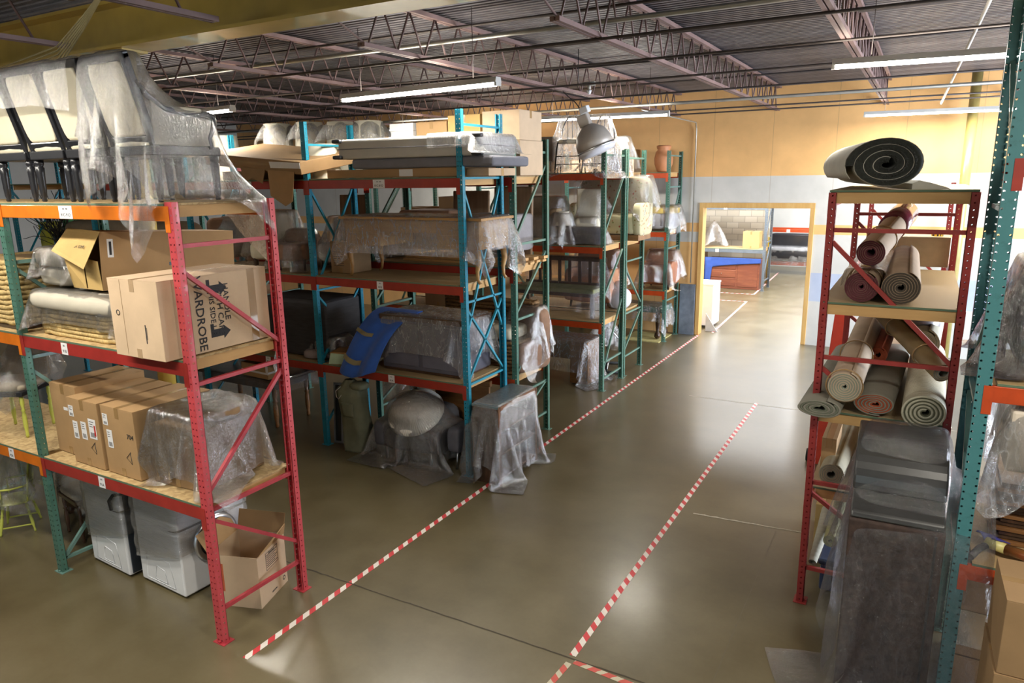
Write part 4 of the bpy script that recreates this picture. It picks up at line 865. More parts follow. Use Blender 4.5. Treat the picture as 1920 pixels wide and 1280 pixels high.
# rear rack middle: sawn boards, wrapped bales
for k in range(7):
    o = MB().box(-.95, .95, -.055, .055, 0, .03).build('timber_board', PINEX, loc=(-5.45+.03*(k % 3), 8.18+.11*k, 2.474), bevel=.002); o.rotation_euler = (0, 0, .01*(k-3)); tag(o, 'sawn pine board in the bottom layer of the timber stack, %s from the turquoise rack' % ['first','second','third','fourth','fifth','sixth','seventh'][k], 'timber', 'pine boards stacked on the dark green rack')
for k in range(4):
    o = MB().box(-.9, .9, -.07, .07, 0, .04).build('timber_board', PINEX, loc=(-5.5+.05*k, 8.25+.17*k, 2.508), bevel=.002); o.rotation_euler = (0, 0, .03*(k-1)); tag(o, 'thicker pine board in the upper layer of the timber stack, %s from the turquoise rack' % ['first','second','third','fourth'][k], 'timber', 'pine boards stacked on the dark green rack')
for k, (x, w_, h_) in enumerate(((-5.1, .85, .5), (-6.1, .9, .55), (-7.2, 1., .5))):
    z = 2.62 if k < 2 else 2.474
    o = MB().box(-w_/2, w_/2, -.32, .32, 0, h_).build('moving_blanket_bale', [mat('grey_quilt', (.30,.28,.29), .9, var=.15, bump=.4, bscale=40), BRN, MATS['grey_quilt']][k], loc=(x, 8.58, z), bevel=.05, seg=3); tag(o, ['grey quilted', 'brown', 'wide grey'][k]+' wrapped bale on the dark green rack behind the desk', 'bale')
for k, (x, h_) in enumerate(((-5.0, 1.0), (-5.7, .95), (-7.9, .9))):
    o = MB().box(-.3, .3, -.03, .03, 0, h_).build('cloth_wrapped_board', mat('kraft_wrap_cloth', (.36,.25,.17), .85, var=.2, stretch=(4,1,.3)), loc=(x, 8.95+.12, 2.474 if k < 9 else 0), bevel=.01); 
    o.location = (x, 8.86, 2.474); o.rotation_euler = (R(-3), 0, 0); tag(o, ['tall brown cloth-wrapped panel behind the turquoise post', 'second brown cloth-wrapped panel further left', 'brown wrapped panel far left of the line'][k], 'panel', 'cloth-wrapped panels')
# ------------------------------------------------------------------ ROW B low
t = thing('display_cabinet', 'dark topped cabinet shrouded in hazy plastic on the low shelf', 'cabinet', (-5.38, 7.42, 1.186))
MB().box(-.62, .66, -.34, .36, .66, .73).build('top', DWD, t, bevel=.006); MB().box(-.60, .64, -.32, .34, .03, .66).build('body', mat('slate_lacquer', (.10,.10,.13), .35, var=.15), t); MB().box(-.58, .62, -.33, .32, 0, .03).build('plinth', DWD, t)
for s in (-.58, .02): MB().box(s+.02, s+.56, -.335, -.32, .08, .62).build('door', mat('slate_lacquer2', (.13,.13,.17), .3, var=.1), t, bevel=.004)
drape('hazy plastic sheet draped over the dark cabinet on the low shelf', 2.05, 1.5, -5.32, 7.40, 1.98, [(-6.0, -4.72, 7.08, 7.78, 1.18, 1.92), (-12, -4.3, 6.95, 7.85, 1.0, 1.186)], m='film_hazy', res=.055, steps=130, seed=71, floor=1.0)
BLU = mat('royal_blue_knit', (.03,.12,.52), .9, var=.15, bump=.5, bscale=160, sheen=.3); BLU2 = mat('tan_knit_band', (.28,.24,.13), .9, var=.1)
X = relax(1.15, .62, .05, -6.15, 7.28, 2.0, rz=-.15, boxes=[(-6.0, -4.72, 7.08, 7.78, 1.18, 1.95), (-6.35, -6.0, 7.1, 7.8, 1.18, 1.90)], floor=1.187, steps=1, seed=2)
soft_b = 0
def bluefn(u, v):
    # from the cabinet top down over the beam: u across, v along the fall
    x = -6.33 + .52*u - .02*v + .30*(1-v)*(1-u)*.2; top = Vector((-6.12+.70*u, 7.34-.05*u, 1.965)); mid = Vector((-6.26+.56*u, 7.0-.02*u, 1.93-.06*u)); bot = Vector((-6.56+.62*u, 6.885-.02*u, 1.05+.20*abs(u-.35)))
    q = top*(1-v)*(1-v)+mid*2*v*(1-v)*1.0+bot*v*v; f = .03*sin(u*11+v*3)*v
    return q+Vector((0, -.03+f, 0))
t = MB().sheet(bluefn, 34, 30).build('blue_blanket', BLU, thick=.02, sub=1); tag(t, 'royal blue knitted blanket hanging from the low shelf over the red beam', 'blanket')
for v0 in (.52, .82):
    b = MB().sheet(lambda u, v: bluefn(u*.5, v0+.045*v+.03*u)+Vector((0,-.024,0)), 16, 4).build('tan_band', BLU2, t)
t = thing('wicker_sofa', 'brown wicker settee with white cushions behind the shrouded cabinet', 'settee', (-5.3, 8.42, 1.006))
ropes(MB(), .75, .36, .0, .45, 9, .026, seed=9).build('woven_base', mat('brown_wicker', (.22,.12,.045), .7, var=.4, scale=40, bump=.5), t)
for k in range(3): MB().pillow(-.7+.47*k, -.26+.47*k, -.32, .3, .45, .62, e=.35).build('seat_cushion', CREAM, t)
ropes(MB(), .74, .08, .45, .92, 9, .026, seed=10).build('woven_back', MATS['brown_wicker'], t, loc=(0, .3, 0))
t = thing('upholstered_chair', 'brown plastic-wrapped chair at the aisle end of the dark green rack', 'chair', (-4.62, 8.45, 1.006), -.3); MB().pillow(-.26, .24, -.34, .34, .0, .42, e=.3).build('seat', BRN, t); MB().pillow(-.26, .22, .1, .34, .3, .84, e=.4).build('backrest', BRN, t)
drape('crinkled plastic bag over the brown chair at the end of the dark green rack', 1.2, 1.35, -4.56, 8.45, 1.95, [(-4.88, -4.40, 8.12, 8.8, 1.0, 1.45), (-4.88, -4.42, 8.5, 8.82, 1.4, 1.86)], m='film_tight', res=.05, steps=100, seed=73, rough=.02, floor=.9)
# left part of the low shelf
t = thing('lampshade', 'deep red lampshade lying behind the blue blanket', 'lampshade', (-6.45, 7.45, 1.40), 0, tilt=(R(70), 0, R(20))); MB().lathe([(.24,-.2),(.15,.2)], n=24, caps=False).build('shade', mat('oxblood_silk', (.16,.012,.012), .6), t)
o = MB().pillow(-.3, .3, -.22, .22, 0, .13, e=.4).build('cushion', mat('mauve_grey_velvet', (.26,.22,.22), .9, var=.1), loc=(-7.12, 7.25, 1.186)); o.rotation_euler = (0, 0, .5); tag(o, 'mauve grey cushion lying by the turquoise post on the low shelf', 'cushion')
t = thing('scroll_stool', 'pale green and brown box lying open behind the turquoise post', 'box', (-6.62, 7.16, 1.186), .35); MB().box(-.22, .24, -.16, .2, 0, .16).build('body', mat('tan_leather', (.34,.17,.05), .6), t, bevel=.01); MB().prism([(-.24,0),(.24,0),(.20,.12),(-.20,.15)], -.172, -.162, 'y').build('front', mat('pale_green_card', (.42,.55,.38), .6), t)
o = MB().box(-.62, .62, -.36, .36, 0, .82).build('covered_cabinet', mat('black_tarp', (.035,.033,.036), .65, var=.3, stretch=(1,1,6), bump=.5, bscale=12), loc=(-7.2, 7.42+.0, 1.33), bevel=.06, seg=3); o.location = (-7.55, 7.44, 1.186); tag(o, 'big piece of furniture shrouded in black cloth between the racks', 'covered furniture')
drape('crinkled plastic bag between black-shrouded furniture and the crimson post', .75, .7, -7.0, 7.25, 1.75, [(-7.25, -6.85, 7.1, 7.5, 1.18, 1.5)], m='film_black', res=.05, steps=70, seed=77, rough=.04, floor=1.19)
o = MB().box(-.24, .24, -.2, .2, 0, .27).build('storage_box', mat('navy_board', (.012,.02,.05), .5), loc=(-8.42, 7.16, 1.186), bevel=.006); tag(o, 'navy blue box with a thin pale edge on the low red beam', 'storage box')
# ------------------------------------------------------------------ ROW B floor
DUF = mat('olive_canvas', (.19,.205,.14), .85, var=.2, bump=.4, bscale=120)
def duf(u, v):
    a = 2*pi*u; z = v; rx = .20*(1-.10*z)+.02*sin(3*a+4*z); ry = .17*(1-.15*z)+.02*sin(2*a+7*z)
    e = .6 if z < .9 else 1.; c, s = cos(a), sin(a); k = 1. if z < .86 else max(.28, 1-(z-.86)*4.5)
    k *= .94+.06*min(1, z*8); fold = 1+.05*sin(9*a)*max(0, z-.7)*3
    return Vector((math.copysign(abs(c)**e, c)*rx*k*fold-.10*z*z, math.copysign(abs(s)**e, s)*ry*k*fold, z*.98))
t = thing('duffel_bag', 'olive canvas duffel bag standing on end by the turquoise post', 'duffel bag', (-6.42, 7.02, 0)); m_ = MB().sheet(duf, 40, 30, cu=True); m_.f.append(tuple(range(39, -1, -1))); m_.sm.append(False); m_.build('body', DUF, t)
MB().sheet(lambda u, v: duf(.70+.13*u, .52+.2*v)*1.0+Vector((.006,-.012,0)), 8, 8).build('patch_pocket', DUF, t, thick=.006); MB().tube([(-.16,-.12,.90), (-.22,-.16,.84), (-.20,-.17,.76), (-.16,-.18,.74), (-.12,-.16,.80)], .006, 6).build('drawstring', mat('white_cord', (.6,.6,.56), .8), t)
MB().pillow(-.05, .20, -.12, .10, .86, .97, e=.7).build('flap', DUF, t)
t = thing('folding_frame', 'grey metal framed folding table leaning by the duffel bag', 'folding table', (-6.84, 7.06, 0), .1, tilt=(R(-6), 0, R(12)))
for x0, x1, z0, z1 in ((-.07,-.045,0,.86), (.045,.07,0,.86), (-.07,.07,0,.03), (-.07,.07,.83,.86)): MB().box(x0, x1, -.012, .012, z0, z1).build('frame_rail', mat('grey_blue_steel', (.28,.32,.37), .35, .5), t)
MB().box(-.045, .045, -.004, .004, .03, .83).build('panel', BLK, t)
t = thing('armchair', 'charcoal upholstered armchair on the floor carrying a round white cushion, in plastic', 'armchair', (-5.55, 7.22, 0), .08)
MB().pillow(-.38, .38, -.32, .32, .14, .42, e=.3).build('seat', GRYF if 0 else mat('charcoal_tweed', (.10,.10,.12), .9, var=.15, bump=.3), t); CHT = MATS['charcoal_tweed']
MB().pillow(-.44, .44, .16, .38, .2, .68, e=.35).build('backrest', CHT, t)
for s in (-1, 1): MB().pillow(s*.42-.09, s*.42+.09, -.33, .34, .15, .52, e=.35).build('armrest', CHT, t); MB().cyl((s*.34, -.26, 0), (s*.34, -.26, .16), .016, n=8).build('leg', STL, t); MB().cyl((s*.34, .28, 0), (s*.34, .28, .16), .016, n=8).build('leg', STL, t)
CUS = NT('white_fluted_cloth'); 
def fluted():
    t = CUS; tc = t.n('ShaderNodeTexCoord'); sp = t.n('ShaderNodeSeparateXYZ', {0: tc.outputs['Object']}); a = t.math('ARCTAN2', sp.outputs[1], sp.outputs[0])
    w = t.math('SINE', t.math('MULTIPLY', a, 80.)); b = t.n('ShaderNodeBsdfPrincipled', {'Base Color': (.92,.90,.83,1), 'Roughness': .85, 'Normal': t.bump(w, .35, .006)}); t.l(b.outputs[0], t.out.inputs[0]); return t.m
t = thing('round_cushion', 'round white pleated cushion lying on the charcoal armchair under plastic', 'cushion', (-5.52, 7.14, .62), 0, tilt=(R(34), R(4), 0)); MB().lathe([(0,-.10),(.2,-.10),(.34,-.06),(.385,0),(.36,.07),(.26,.13),(.12,.165),(0,.175)], n=64, caps=False).build('cover', fluted(), t)
drape('clear plastic bag over the armchair and round white cushion, trailing on floor', 1.75, 1.7, -5.50, 7.12, 1.02, [(-6.05, -5.02, 6.9, 7.55, .1, .50)], [(-5.52, 7.14, .66, .40, .33, .24)], m='film_tight', res=.048, steps=130, seed=81)
t = thing('side_chair', 'dark grey padded chair seat end on steel legs right of the pleated cushion', 'chair', (-4.86, 7.2, 0)); MB().pillow(-.09, .10, -.22, .2, .22, .55, e=.3).build('seat', CHT, t)
for s in (-1, 1): MB().cyl((.02*s, -.16*s, 0), (.02, -.12*s, .26), .012, n=8).build('leg', STL, t)
t = thing('wooden_headboard', 'reddish brown wooden panel standing behind the pleated cushion', 'headboard', (-5.2, 7.74, 0), 0, tilt=(R(-3), 0, 0)); MB().box(-.45, .42, -.02, .02, .0, .95).build('panel', MWD, t, bevel=.004); MB().box(-.47, .44, -.03, .03, .9, .98).build('cap_rail', MWD, t, bevel=.006)
drape('brownish plastic bag hanging left of the pleated cushion', .6, .7, -6.02, 7.45, 1.03, [(-6.15, -5.9, 7.35, 7.6, 0, .98)], m='film_tight', res=.05, steps=70, seed=83)
# bookcase at the aisle end
t = thing('bookcase', 'low dark bookcase with glass-grey top wrapped in plastic at the rack end', 'bookcase', (-4.28, 7.32, 0), .0); a, b, h_ = .19, .46, .98
MB().box(-a, a, -b, b, h_-.03, h_).build('top', mat('grey_glass_top', (.14,.20,.22), .15, var=.1, coat=.6), t, bevel=.004); 
for s in (-1, 1): MB().box(-a, a, s*b-.012-(.012 if s > 0 else -.012), s*b+.012-(.012 if s > 0 else -.012), .0, h_-.03).build('side_panel', DWD, t)
MB().box(-a, -a+.01, -b, b, .03, h_-.03).build('back_panel', DWD, t)
for zz in (.06, .36, .66): MB().box(-a+.01, a-.01, -b+.024, b-.024, zz, zz+.022).build('shelf', mat('red_brown_shelf', (.20,.09,.045), .45, var=.2), t)
for s in (-1, 1): MB().box(a-.004, a+.008, s*b-.02, s*b+.02, 0, h_).build('face_frame', MATS['red_brown_shelf'], t)
MB().box(a-.004, a+.008, -b, b, h_-.05, h_+.003).build('face_frame', MATS['red_brown_shelf'], t)
drape('clear plastic hanging in folds over the dark bookcase down to the floor tape', 1.75, 2.0, -4.22, 7.30, 1.05, [(-4.48, -4.08, 6.85, 7.79, 0, .985), (-4.62, -4.54, 6.9, 6.98, 0, 3)], m='film_tight', res=.045, steps=150, seed=85, rz=.05)
# things beyond the front rack on row-B floor
t = thing('dining_table', 'dark dining table with turned legs shrouded in plastic, under the low shelf', 'table', (-8.95, 7.45, 0)); MB().box(-.85, .95, -.42, .42, .70, .75).build('top', DWD, t, bevel=.008); MB().box(-.75, .85, -.34, .34, .58, .70).build('apron', DWD, t)
for sx in (-.72, .82):
    for sy in (-.32, .32): turned(t, (sx, sy, 0), (sx, sy, .6), .04, MWD)
drape('dull plastic sheet over the dark dining table', 2.2, 1.3, -8.9, 7.42, .80, [(-9.80, -8.0, 7.03, 7.87, .55, .755)], m='film_grey', res=.075, steps=80, seed=87)
t = carton('long brown carton edged in white tape lying on the shrouded table', -8.38, 7.20, .772, .62, .34, .20, rz=-.08, m=CB, tape='x', tapem=PAPER)
MB().box(-.312, .312, -.172, -.170, .07, .10).box(.26, .312, -.1715, -.170, .10, .2).box(.31, .3115, -.17, .17, .08, .11).build('white_edge_tape', PAPER, t)
# chair-like clutter in far left bays
for k in range(6):
    x = -9.9-.02*k + (k % 3)*-.75; z = (1.186, 2.384)[k//3]
    carton('brown carton in the dim far-left bay, %s on the %s shelf' % (['first','second','third'][k % 3], ['low','middle'][k//3]), x, 7.4, z, .55, .6, .45+.06*(k % 3), rz=.05*k, m=(CB, CB3, CBY)[k % 3])
# leafless dark plant, toy colours seen through the front rack at upper left
t = thing('dried_branches', 'tangle of dark dried branches seen under the orange beam at left', 'dried plant', (-13.5, 7.3, 2.384)); rb = random.Random(5)
for k in range(70):
    a = rb.uniform(0, 6.3); p = Vector((0,0,rb.uniform(0,.3))); path = [p.copy()]; d = Vector((cos(a)*.5, sin(a)*.35, 1)).normalized()
    for j in range(7): d = (d+Vector((rb.uniform(-.5,.5), rb.uniform(-.5,.5), rb.uniform(-.35,.4)))).normalized(); p = p+d*.14; path.append(Vector((max(-.6,min(.6,p.x)), max(-.3,min(.4,p.y)), max(.02,min(1.12,p.z)))))
    MB().tube(path, .006, 5).build('branch', BLK, t)
for k, (x, c, w_, h_) in enumerate(((-8.95, (.02,.25,.55), .3, .3), (-9.3, (.5,.5,.05), .25, .55), (-9.0, (.05,.4,.12), .2, .62), (-8.75, (.6,.25,.03), .22, .2))):
    o = MB().box(-w_/2, w_/2, -.15, .15, 0, h_).build('toy_box', mat('toy_plastic_%d' % k, c, .4), loc=(x-4.6-.3*(k == 1), 7.45+.1*k, 2.386), bevel=.02); tag(o, ['blue', 'yellow', 'green', 'orange'][k]+' plastic toy bin behind the dried branches', 'toy bin', 'plastic toy bins')

for k, (x, h_) in enumerate(((-12.5, .62), (-11.3, .7), (-10.45, .62))):
    o = MB().pillow(-.45, .45, -.38, .36, 0, h_, e=.45).build('fabric_bale', mat('taupe_felt', (.20,.16,.11), .95, var=.15, bump=.3), loc=(x, 7.4, 2.384)); tag(o, ['taupe fabric bale right of the dried branches', 'larger taupe fabric bale under the orange beam', 'taupe fabric bale nearest the open carton'][k]+' behind the front rack', 'bale')
o = MB().pillow(-.4, .4, -.3, .3, 0, .5, e=.5).build('wrapped_cushions', mat('plum_velvet', (.12,.03,.045), .7, var=.3), loc=(-9.25, 8.3, 3.63)); tag(o, 'plum upholstery bundle in plastic beside the white shades on top', 'upholstery bundle')
drape('glossy plastic over the plum upholstery bundle', 1.2, 1.0, -9.25, 8.3, 4.25, [(-9.6,-8.9,8.05,8.55,3.6,4.12)], m='film_tight', res=.07, steps=70, seed=170, floor=3.63)
# ------------------------------------------------------------------ ROW C / D goods
def soft_chair(label, x, y, z, w_, d_, h_, m, rz=0., arms=True, name='armchair', cat='armchair', legm=None, group=None):
    t = thing(name, label, cat, (x, y, z), rz, group); s0 = .38*h_/.8
    MB().pillow(-w_/2+.02, w_/2-.02, -d_/2, d_/2, .10, s0+.08, e=.28, puff=.1).build('seat', m, t)
    MB().pillow(-w_/2, w_/2, d_/2-.18, d_/2+.02, .12, h_, e=.3).build('backrest', m, t)
    if arms:
        for s in (-1, 1): MB().pillow(s*(w_/2-.06)-.08, s*(w_/2-.06)+.08, -d_/2, d_/2-.03, .10, s0+.22, e=.3).build('armrest', m, t)
    for sx in (-1, 1):
        for sy in (-1, 1): MB().cyl((sx*w_*.4, sy*d_*.38, 0), (sx*w_*.38, sy*d_*.36, .14), .018, .026, n=10).build('leg', legm or DWD, t)
    return t
FLW = NT('floral_tapestry')
def floral():
    t = FLW; v = t.coord('Object'); a = t.n('ShaderNodeTexVoronoi', {'Vector': v, 'Scale': 13.}); n = t.noise(v, 30, 4)
    k = t.math('LESS_THAN', t.math('ADD', a.outputs['Distance'], t.math('MULTIPLY', n, .35)), .40)
    cc = t.ramp(t.n('ShaderNodeSeparateXYZ', {0: a.outputs['Color']}).outputs[0], [(.2, (.42,.10,.06)), (.45, (.25,.30,.12)), (.6, (.5,.2,.1)), (.8, (.30,.34,.14))])
    m = t.n('ShaderNodeMix', {0: k, 6: (.60,.54,.34,1), 7: cc}, data_type='RGBA'); b = t.n('ShaderNodeBsdfPrincipled', {'Base Color': m.outputs[2], 'Roughness': .9}); t.l(b.outputs[0], t.out.inputs[0]); return t.m
FLW = floral()
# C top: two bar stools in a plastic shroud, side table, cube shade
def stool(label, x, y, z, rz):
    t = thing('bar_stool', label, 'bar stool', (x, y, z), rz, None); IR = mat('black_iron', (.02,.016,.014), .45, .6)
    for sx in (-1, 1):
        MB().tube([(sx*.22,-.2,0),(sx*.19,-.17,.4),(sx*.17,-.16,.5)], .012, 8).build('leg', IR, t); MB().tube([(sx*.22,.2,0),(sx*.19,.17,.4),(sx*.17,.16,.5)], .012, 8).build('leg', IR, t)
        MB().cyl((sx*.21,-.19,.12), (sx*.21,.19,.12), .008, n=6).build('stretcher', IR, t)
    for zz in (.14, .27): MB().cyl((-.2,-.19,zz), (.2,-.19,zz), .008, n=6).build('stretcher', IR, t)
    MB().lathe([(0,.48),(.20,.48),(.21,.51),(.19,.54),(0,.55)], n=24).build('seat', CREAM, t)
    MB().tube([(.19*cos(a), .16, .54+.40*sin(a)) for a in [pi*k/16 for k in range(17)]], .012, 8).build('back_hoop', IR, t)
    for k in range(3): MB().cyl((-.08+.08*k, .16, .54), (-.08+.08*k, .16, .90), .006, n=6).build('spindle', IR, t)
    return t
stool('left black iron bar stool with hooped back, shrouded by tall plastic', -5.30, 11.42, 3.662, .2); stool('right black iron bar stool with hooped back, shrouded by tall plastic', -4.78, 11.45, 3.662, -.15)
drape('tall translucent plastic shroud peaking over the two bar stools', 2.2, 2.0, -5.02, 11.45, 4.66, [(-5.48,-5.1,11.3,11.6,3.6,4.58), (-4.98,-4.6,11.3,11.6,3.6,4.58), (-7, -4.5, 11.0, 11.95, 3.4, 3.665)], m='film_hazy', res=.06, steps=110, seed=101, floor=3.55)
t = thing('side_table', 'dark cubic shade standing on slim iron legs beside the bar stools', 'side table', (-5.82, 11.4, 3.662), .1)
MB().box(-.26, .26, -.2, .2, .20, .60).build('box_top', mat('brown_linen_shade', (.17,.13,.10), .9), t, bevel=.01)
for sx in (-1, 1):
    for sy in (-1, 1): MB().cyl((sx*.22, sy*.17, 0), (sx*.22, sy*.17, .20), .012, n=8).build('leg', BLK, t)
for k, (x, w_) in enumerate(((-5.5, .34), (-5.05, .4), (-4.72, .2))): carton('low carton behind the stool legs on the third row, %s from left' % ['first','second','third'][k], x, 12.5, 3.662, w_, .4, .22, m=CB2)
soft_chair('pale upholstered chair in thick plastic left of the terracotta vase', -4.98, 12.42, 3.662, .6, .6, .62, mat('beige_chenille', (.42,.36,.27), .9), .3)
drape('thick crinkled plastic bag over the pale chair beside the terracotta vase', 1.35, 1.3, -4.88, 12.40, 4.38, [(-5.28,-4.68,12.1,12.75,3.6,4.02), (-5.28,-4.68,12.5,12.75,3.6,4.28)], m='film_tight', res=.06, steps=110, seed=103, rough=.02, floor=3.45)
t = thing('vase', 'tall terracotta vase with rolled rim on the far-wall rack', 'vase', (-4.96, 15.45, 3.662)); MB().lathe([(.11,0),(.14,.03),(.19,.16),(.20,.28),(.17,.42),(.125,.47),(.15,.50),(.155,.55),(.12,.56),(.11,.5)], n=28).build('body', mat('terracotta', (.52,.22,.10), .55, var=.1), t)
# C middle
soft_chair('brown armchair in cloudy plastic on the middle shelf of the third row', -5.92, 11.46, 2.472, .85, .75, .80, mat('khaki_velvet', (.34,.25,.15), .8, var=.2), .15)
drape('cloudy crinkled plastic over the brown armchair, third row middle shelf', 1.8, 1.7, -5.85, 11.42, 3.42, [(-6.34,-5.50,11.08,11.85,2.4,2.95), (-6.34,-5.52,11.5,11.86,2.9,3.26)], m='film_tight', res=.06, steps=120, seed=105, rough=.02, floor=2.4)
t = thing('table_lamp', 'pale table lamp and basket in plastic bag hanging over the orange-red beam', 'lamp', (-5.35, 11.2, 2.472)); MB().lathe([(.10,0),(.12,.02),(.05,.06),(.09,.18),(.07,.3),(.02,.34)], n=20).build('base', CREAM, t); MB().lathe([(.17,.32),(.12,.55)], n=24, caps=False).build('shade', MATS['parchment_shade'], t)
drape('puffed plastic bag over the pale table lamp, drooping below the beam', .95, 1.0, -5.33, 11.16, 3.1, [(-5.5,-5.2,11.06,11.36,2.4,3.0)], m='film_tight', res=.05, steps=100, seed=106, rough=.03, floor=2.3)
t = thing('dining_chair', 'white skirted dining chair in clear plastic beside the floral sofa', 'chair', (-5.05, 11.62, 2.472), .3); MB().pillow(-.22,.22,-.22,.22,0,.45,e=.25).build('seat', CREAM, t); MB().box(-.22,.22,.17,.23,.4,.92).build('backrest', CREAM, t, bevel=.02)
drape('clear plastic over the white skirted dining chair', .95, .95, -5.05, 11.65, 3.46, [(-5.26,-4.84,11.4,11.85,2.4,2.92), (-5.26,-4.84,11.75,11.88,2.9,3.38)], m='film', res=.055, steps=90, seed=107, floor=2.48)
t = thing('bolster', 'dark grey bolster roll in plastic on the middle shelf edge', 'bolster', (-4.98, 11.28, 2.62), .05); MB().tube([(-.38+.76*k/8,0,0) for k in range(9)], [.06,.145,.15,.15,.15,.15,.15,.145,.06], 20).build('cover', CHT, t)
drape('thin plastic over the dark grey bolster with a trailing corner', 1.1, .8, -4.92, 11.30, 2.86, [(-5.36,-4.6,11.14,11.42,2.4,2.76)], m='film', res=.05, steps=70, seed=108, floor=2.48)
t = thing('sofa', 'cream floral tapestry sofa on the middle shelf backing the third row', 'sofa', (-4.98, 12.52, 2.472), 0); MB().pillow(-.68,.68,-.38,.3,.10,.46,e=.22).build('seat', FLW, t); MB().pillow(-.68,.68,.08,.38,.2,1.12,e=.2).build('backrest', FLW, t)
for s in (-1, 1): MB().pillow(s*.62-.09, s*.62+.09, -.38, .3, .08, .66, e=.3).build('armrest', FLW, t)
MB().box(-.66,.66,-.36,.3,0,.1).build('base_rail', MWD, t)
drape('clear plastic over the cream floral sofa, falling at the aisle side', 1.9, 1.35, -4.85, 12.48, 3.66, [(-5.66,-4.30,12.14,12.9,2.4,2.96), (-5.66,-4.30,12.6,12.9,2.9,3.60)], m='film', res=.06, steps=110, seed=109, floor=2.48)
t = thing('ottoman', 'round ottoman with mustard top and fringe in plastic, far-wall rack', 'ottoman', (-4.98, 15.45, 2.422)); MB().lathe([(.34,.05),(.38,.1),(.38,.36),(.36,.40)], n=30).build('base', mat('grey_silk', (.42,.42,.44), .6), t); MB().lathe([(0,.55),(.30,.54),(.40,.48),(.40,.38)], n=30, caps=False).build('top', mat('mustard_velvet', (.52,.38,.10), .8, var=.1), t)
drape('clear plastic over the mustard-topped ottoman', 1.5, 1.4, -4.96, 15.42, 3.05, [(-5.34,-4.60,15.1,15.8,2.4,2.96)], m='film_tight', res=.065, steps=100, seed=110, floor=2.35)
# C low
t = thing('bench', 'dark slatted-back bench under plastic, low shelf of the third row', 'bench', (-5.55, 11.5, 1.202)); MB().box(-.78,.78,-.25,.25,.36,.42).build('seat', DWD, t); MB().box(-.78,.78,-.26,.27,.42,.50).build('seat_pad', mat('olive_pad', (.24,.26,.10), .85), t, bevel=.02)
b = MB().box(-.8,.8,.24,.28,.92,1.0).box(-.8,.8,.24,.28,.46,.54); b.build('back_rail', DWD, t)
for k in range(8): MB().box(-.74+.2*k,-.68+.2*k,.25,.27,.54,.92).build('slat', DWD, t)
for sx in (-1, 1):
    for sy in (-1, 1): MB().box(sx*.75-.03, sx*.75+.03, sy*.23-.03, sy*.23+.03, 0, .36).build('leg', DWD, t)
drape('plastic sheet over the dark slatted bench with a shiny hanging corner', 2.1, 1.45, -5.45, 11.42, 2.28, [(-6.34,-4.76,11.22,11.78,1.2,1.70), (-6.34,-4.76,11.70,11.80,1.6,2.21)], m='film_grey', res=.06, steps=120, seed=112, floor=1.21)
soft_chair('peach upholstered armchair behind the slatted bench, in plastic', -5.3, 12.5, 1.202, .9, .7, 1.05, mat('peach_velvet', (.50,.24,.13), .8, var=.15), 0)
drape('clear shiny plastic over the peach armchair behind the bench', 1.6, 1.35, -5.22, 12.45, 2.34, [(-5.75,-4.85,12.15,12.87,1.2,1.7), (-5.75,-4.85,12.6,12.9,1.6,2.26)], m='film_tight', res=.065, steps=100, seed=113, floor=1.21)
t = thing('cloth_bag', 'white cloth sack slumped on the low shelf backing the third row', 'sack', (-4.78, 12.42, 1.202)); MB().pillow(-.22,.24,-.2,.22,0,.36,e=.75,puff=.2).build('body', mat('white_sackcloth', (.66,.64,.68), .8, var=.05, bump=.6, bscale=9), t); MB().pillow(-.1,.12,-.08,.1,.30,.5,e=.8).build('neck', MATS['white_sackcloth'], t)
soft_chair('brown leather club chair wrapped in plastic, far-wall rack', -4.98, 15.5, 1.142, .72, .7, .84, LEA, 0)
drape('clear plastic swathed over the brown leather club chair', 1.6, 1.45, -4.95, 15.45, 2.10, [(-5.34,-4.62,15.12,15.85,1.1,1.72), (-5.34,-4.62,15.6,15.88,1.6,1.98)], m='film_tight', res=.065, steps=100, seed=114, floor=1.15)
# C / D floor
t = thing('desk', 'plain brown panel desk under plastic below the third-row rack', 'desk', (-5.35, 11.5, 0)); MB().box(-.78,.50,-.32,.32,.74,.78).build('top', MWD, t); MB().box(.16,.50,-.30,.30,.02,.74).build('pedestal', MWD, t); MB().box(-.78,-.74,-.3,.3,0,.74).build('side_panel', MWD, t); MB().box(-.74,.16,.24,.27,.3,.74).build('modesty_panel', MWD, t)
drape('white translucent plastic hanging over the aisle end of the brown desk', 1.9, 1.5, -5.1, 11.42, .90, [(-6.13,-4.85,11.18,11.82,0,.785)], m='film_hazy', res=.055, steps=120, seed=120, name='plastic_sheet')
t = thing('exercise_machine', 'black and chrome exercise machine on the floor behind a green post', 'exercise machine', (-5.0, 12.5, 0), .3); MB().tube([(0,-.4,0),(.02,-.3,.35),(0,-.12,.92)], .022, 10).build('upright', BLK, t); MB().tube([(-.22,-.2,.62),(0,-.14,.85),(.22,-.2,.62)], .015, 8).build('handlebar', STL, t); MB().tube([(0,-.35,.06),(0,.3,.10)], .03, 8).build('rail', STL, t); MB().box(-.05,.05,-.2,-.06,.84,1.0).build('console', WHT, t, bevel=.01)
for yy in (-.4, .3): MB().cyl((-.25,yy,.025), (.25,yy,.025), .025, n=10).build('foot', RUB, t)
drape('plastic remnant over the exercise machine', .9, 1.0, -5.0, 12.55, 1.08, [(-5.15,-4.9,12.2,12.6,.2,.95)], m='film', res=.07, steps=60, seed=121, floor=.3)
o = MB().box(-.42, .44, -.46, .46, 0, .02).build('plywood_sheet', mat('pale_ply', (.52,.46,.20), .6), loc=(-5.22, 15.4, .001)); tag(o, 'yellowish plywood sheet lying on the floor under the turned-leg table', 'plywood')
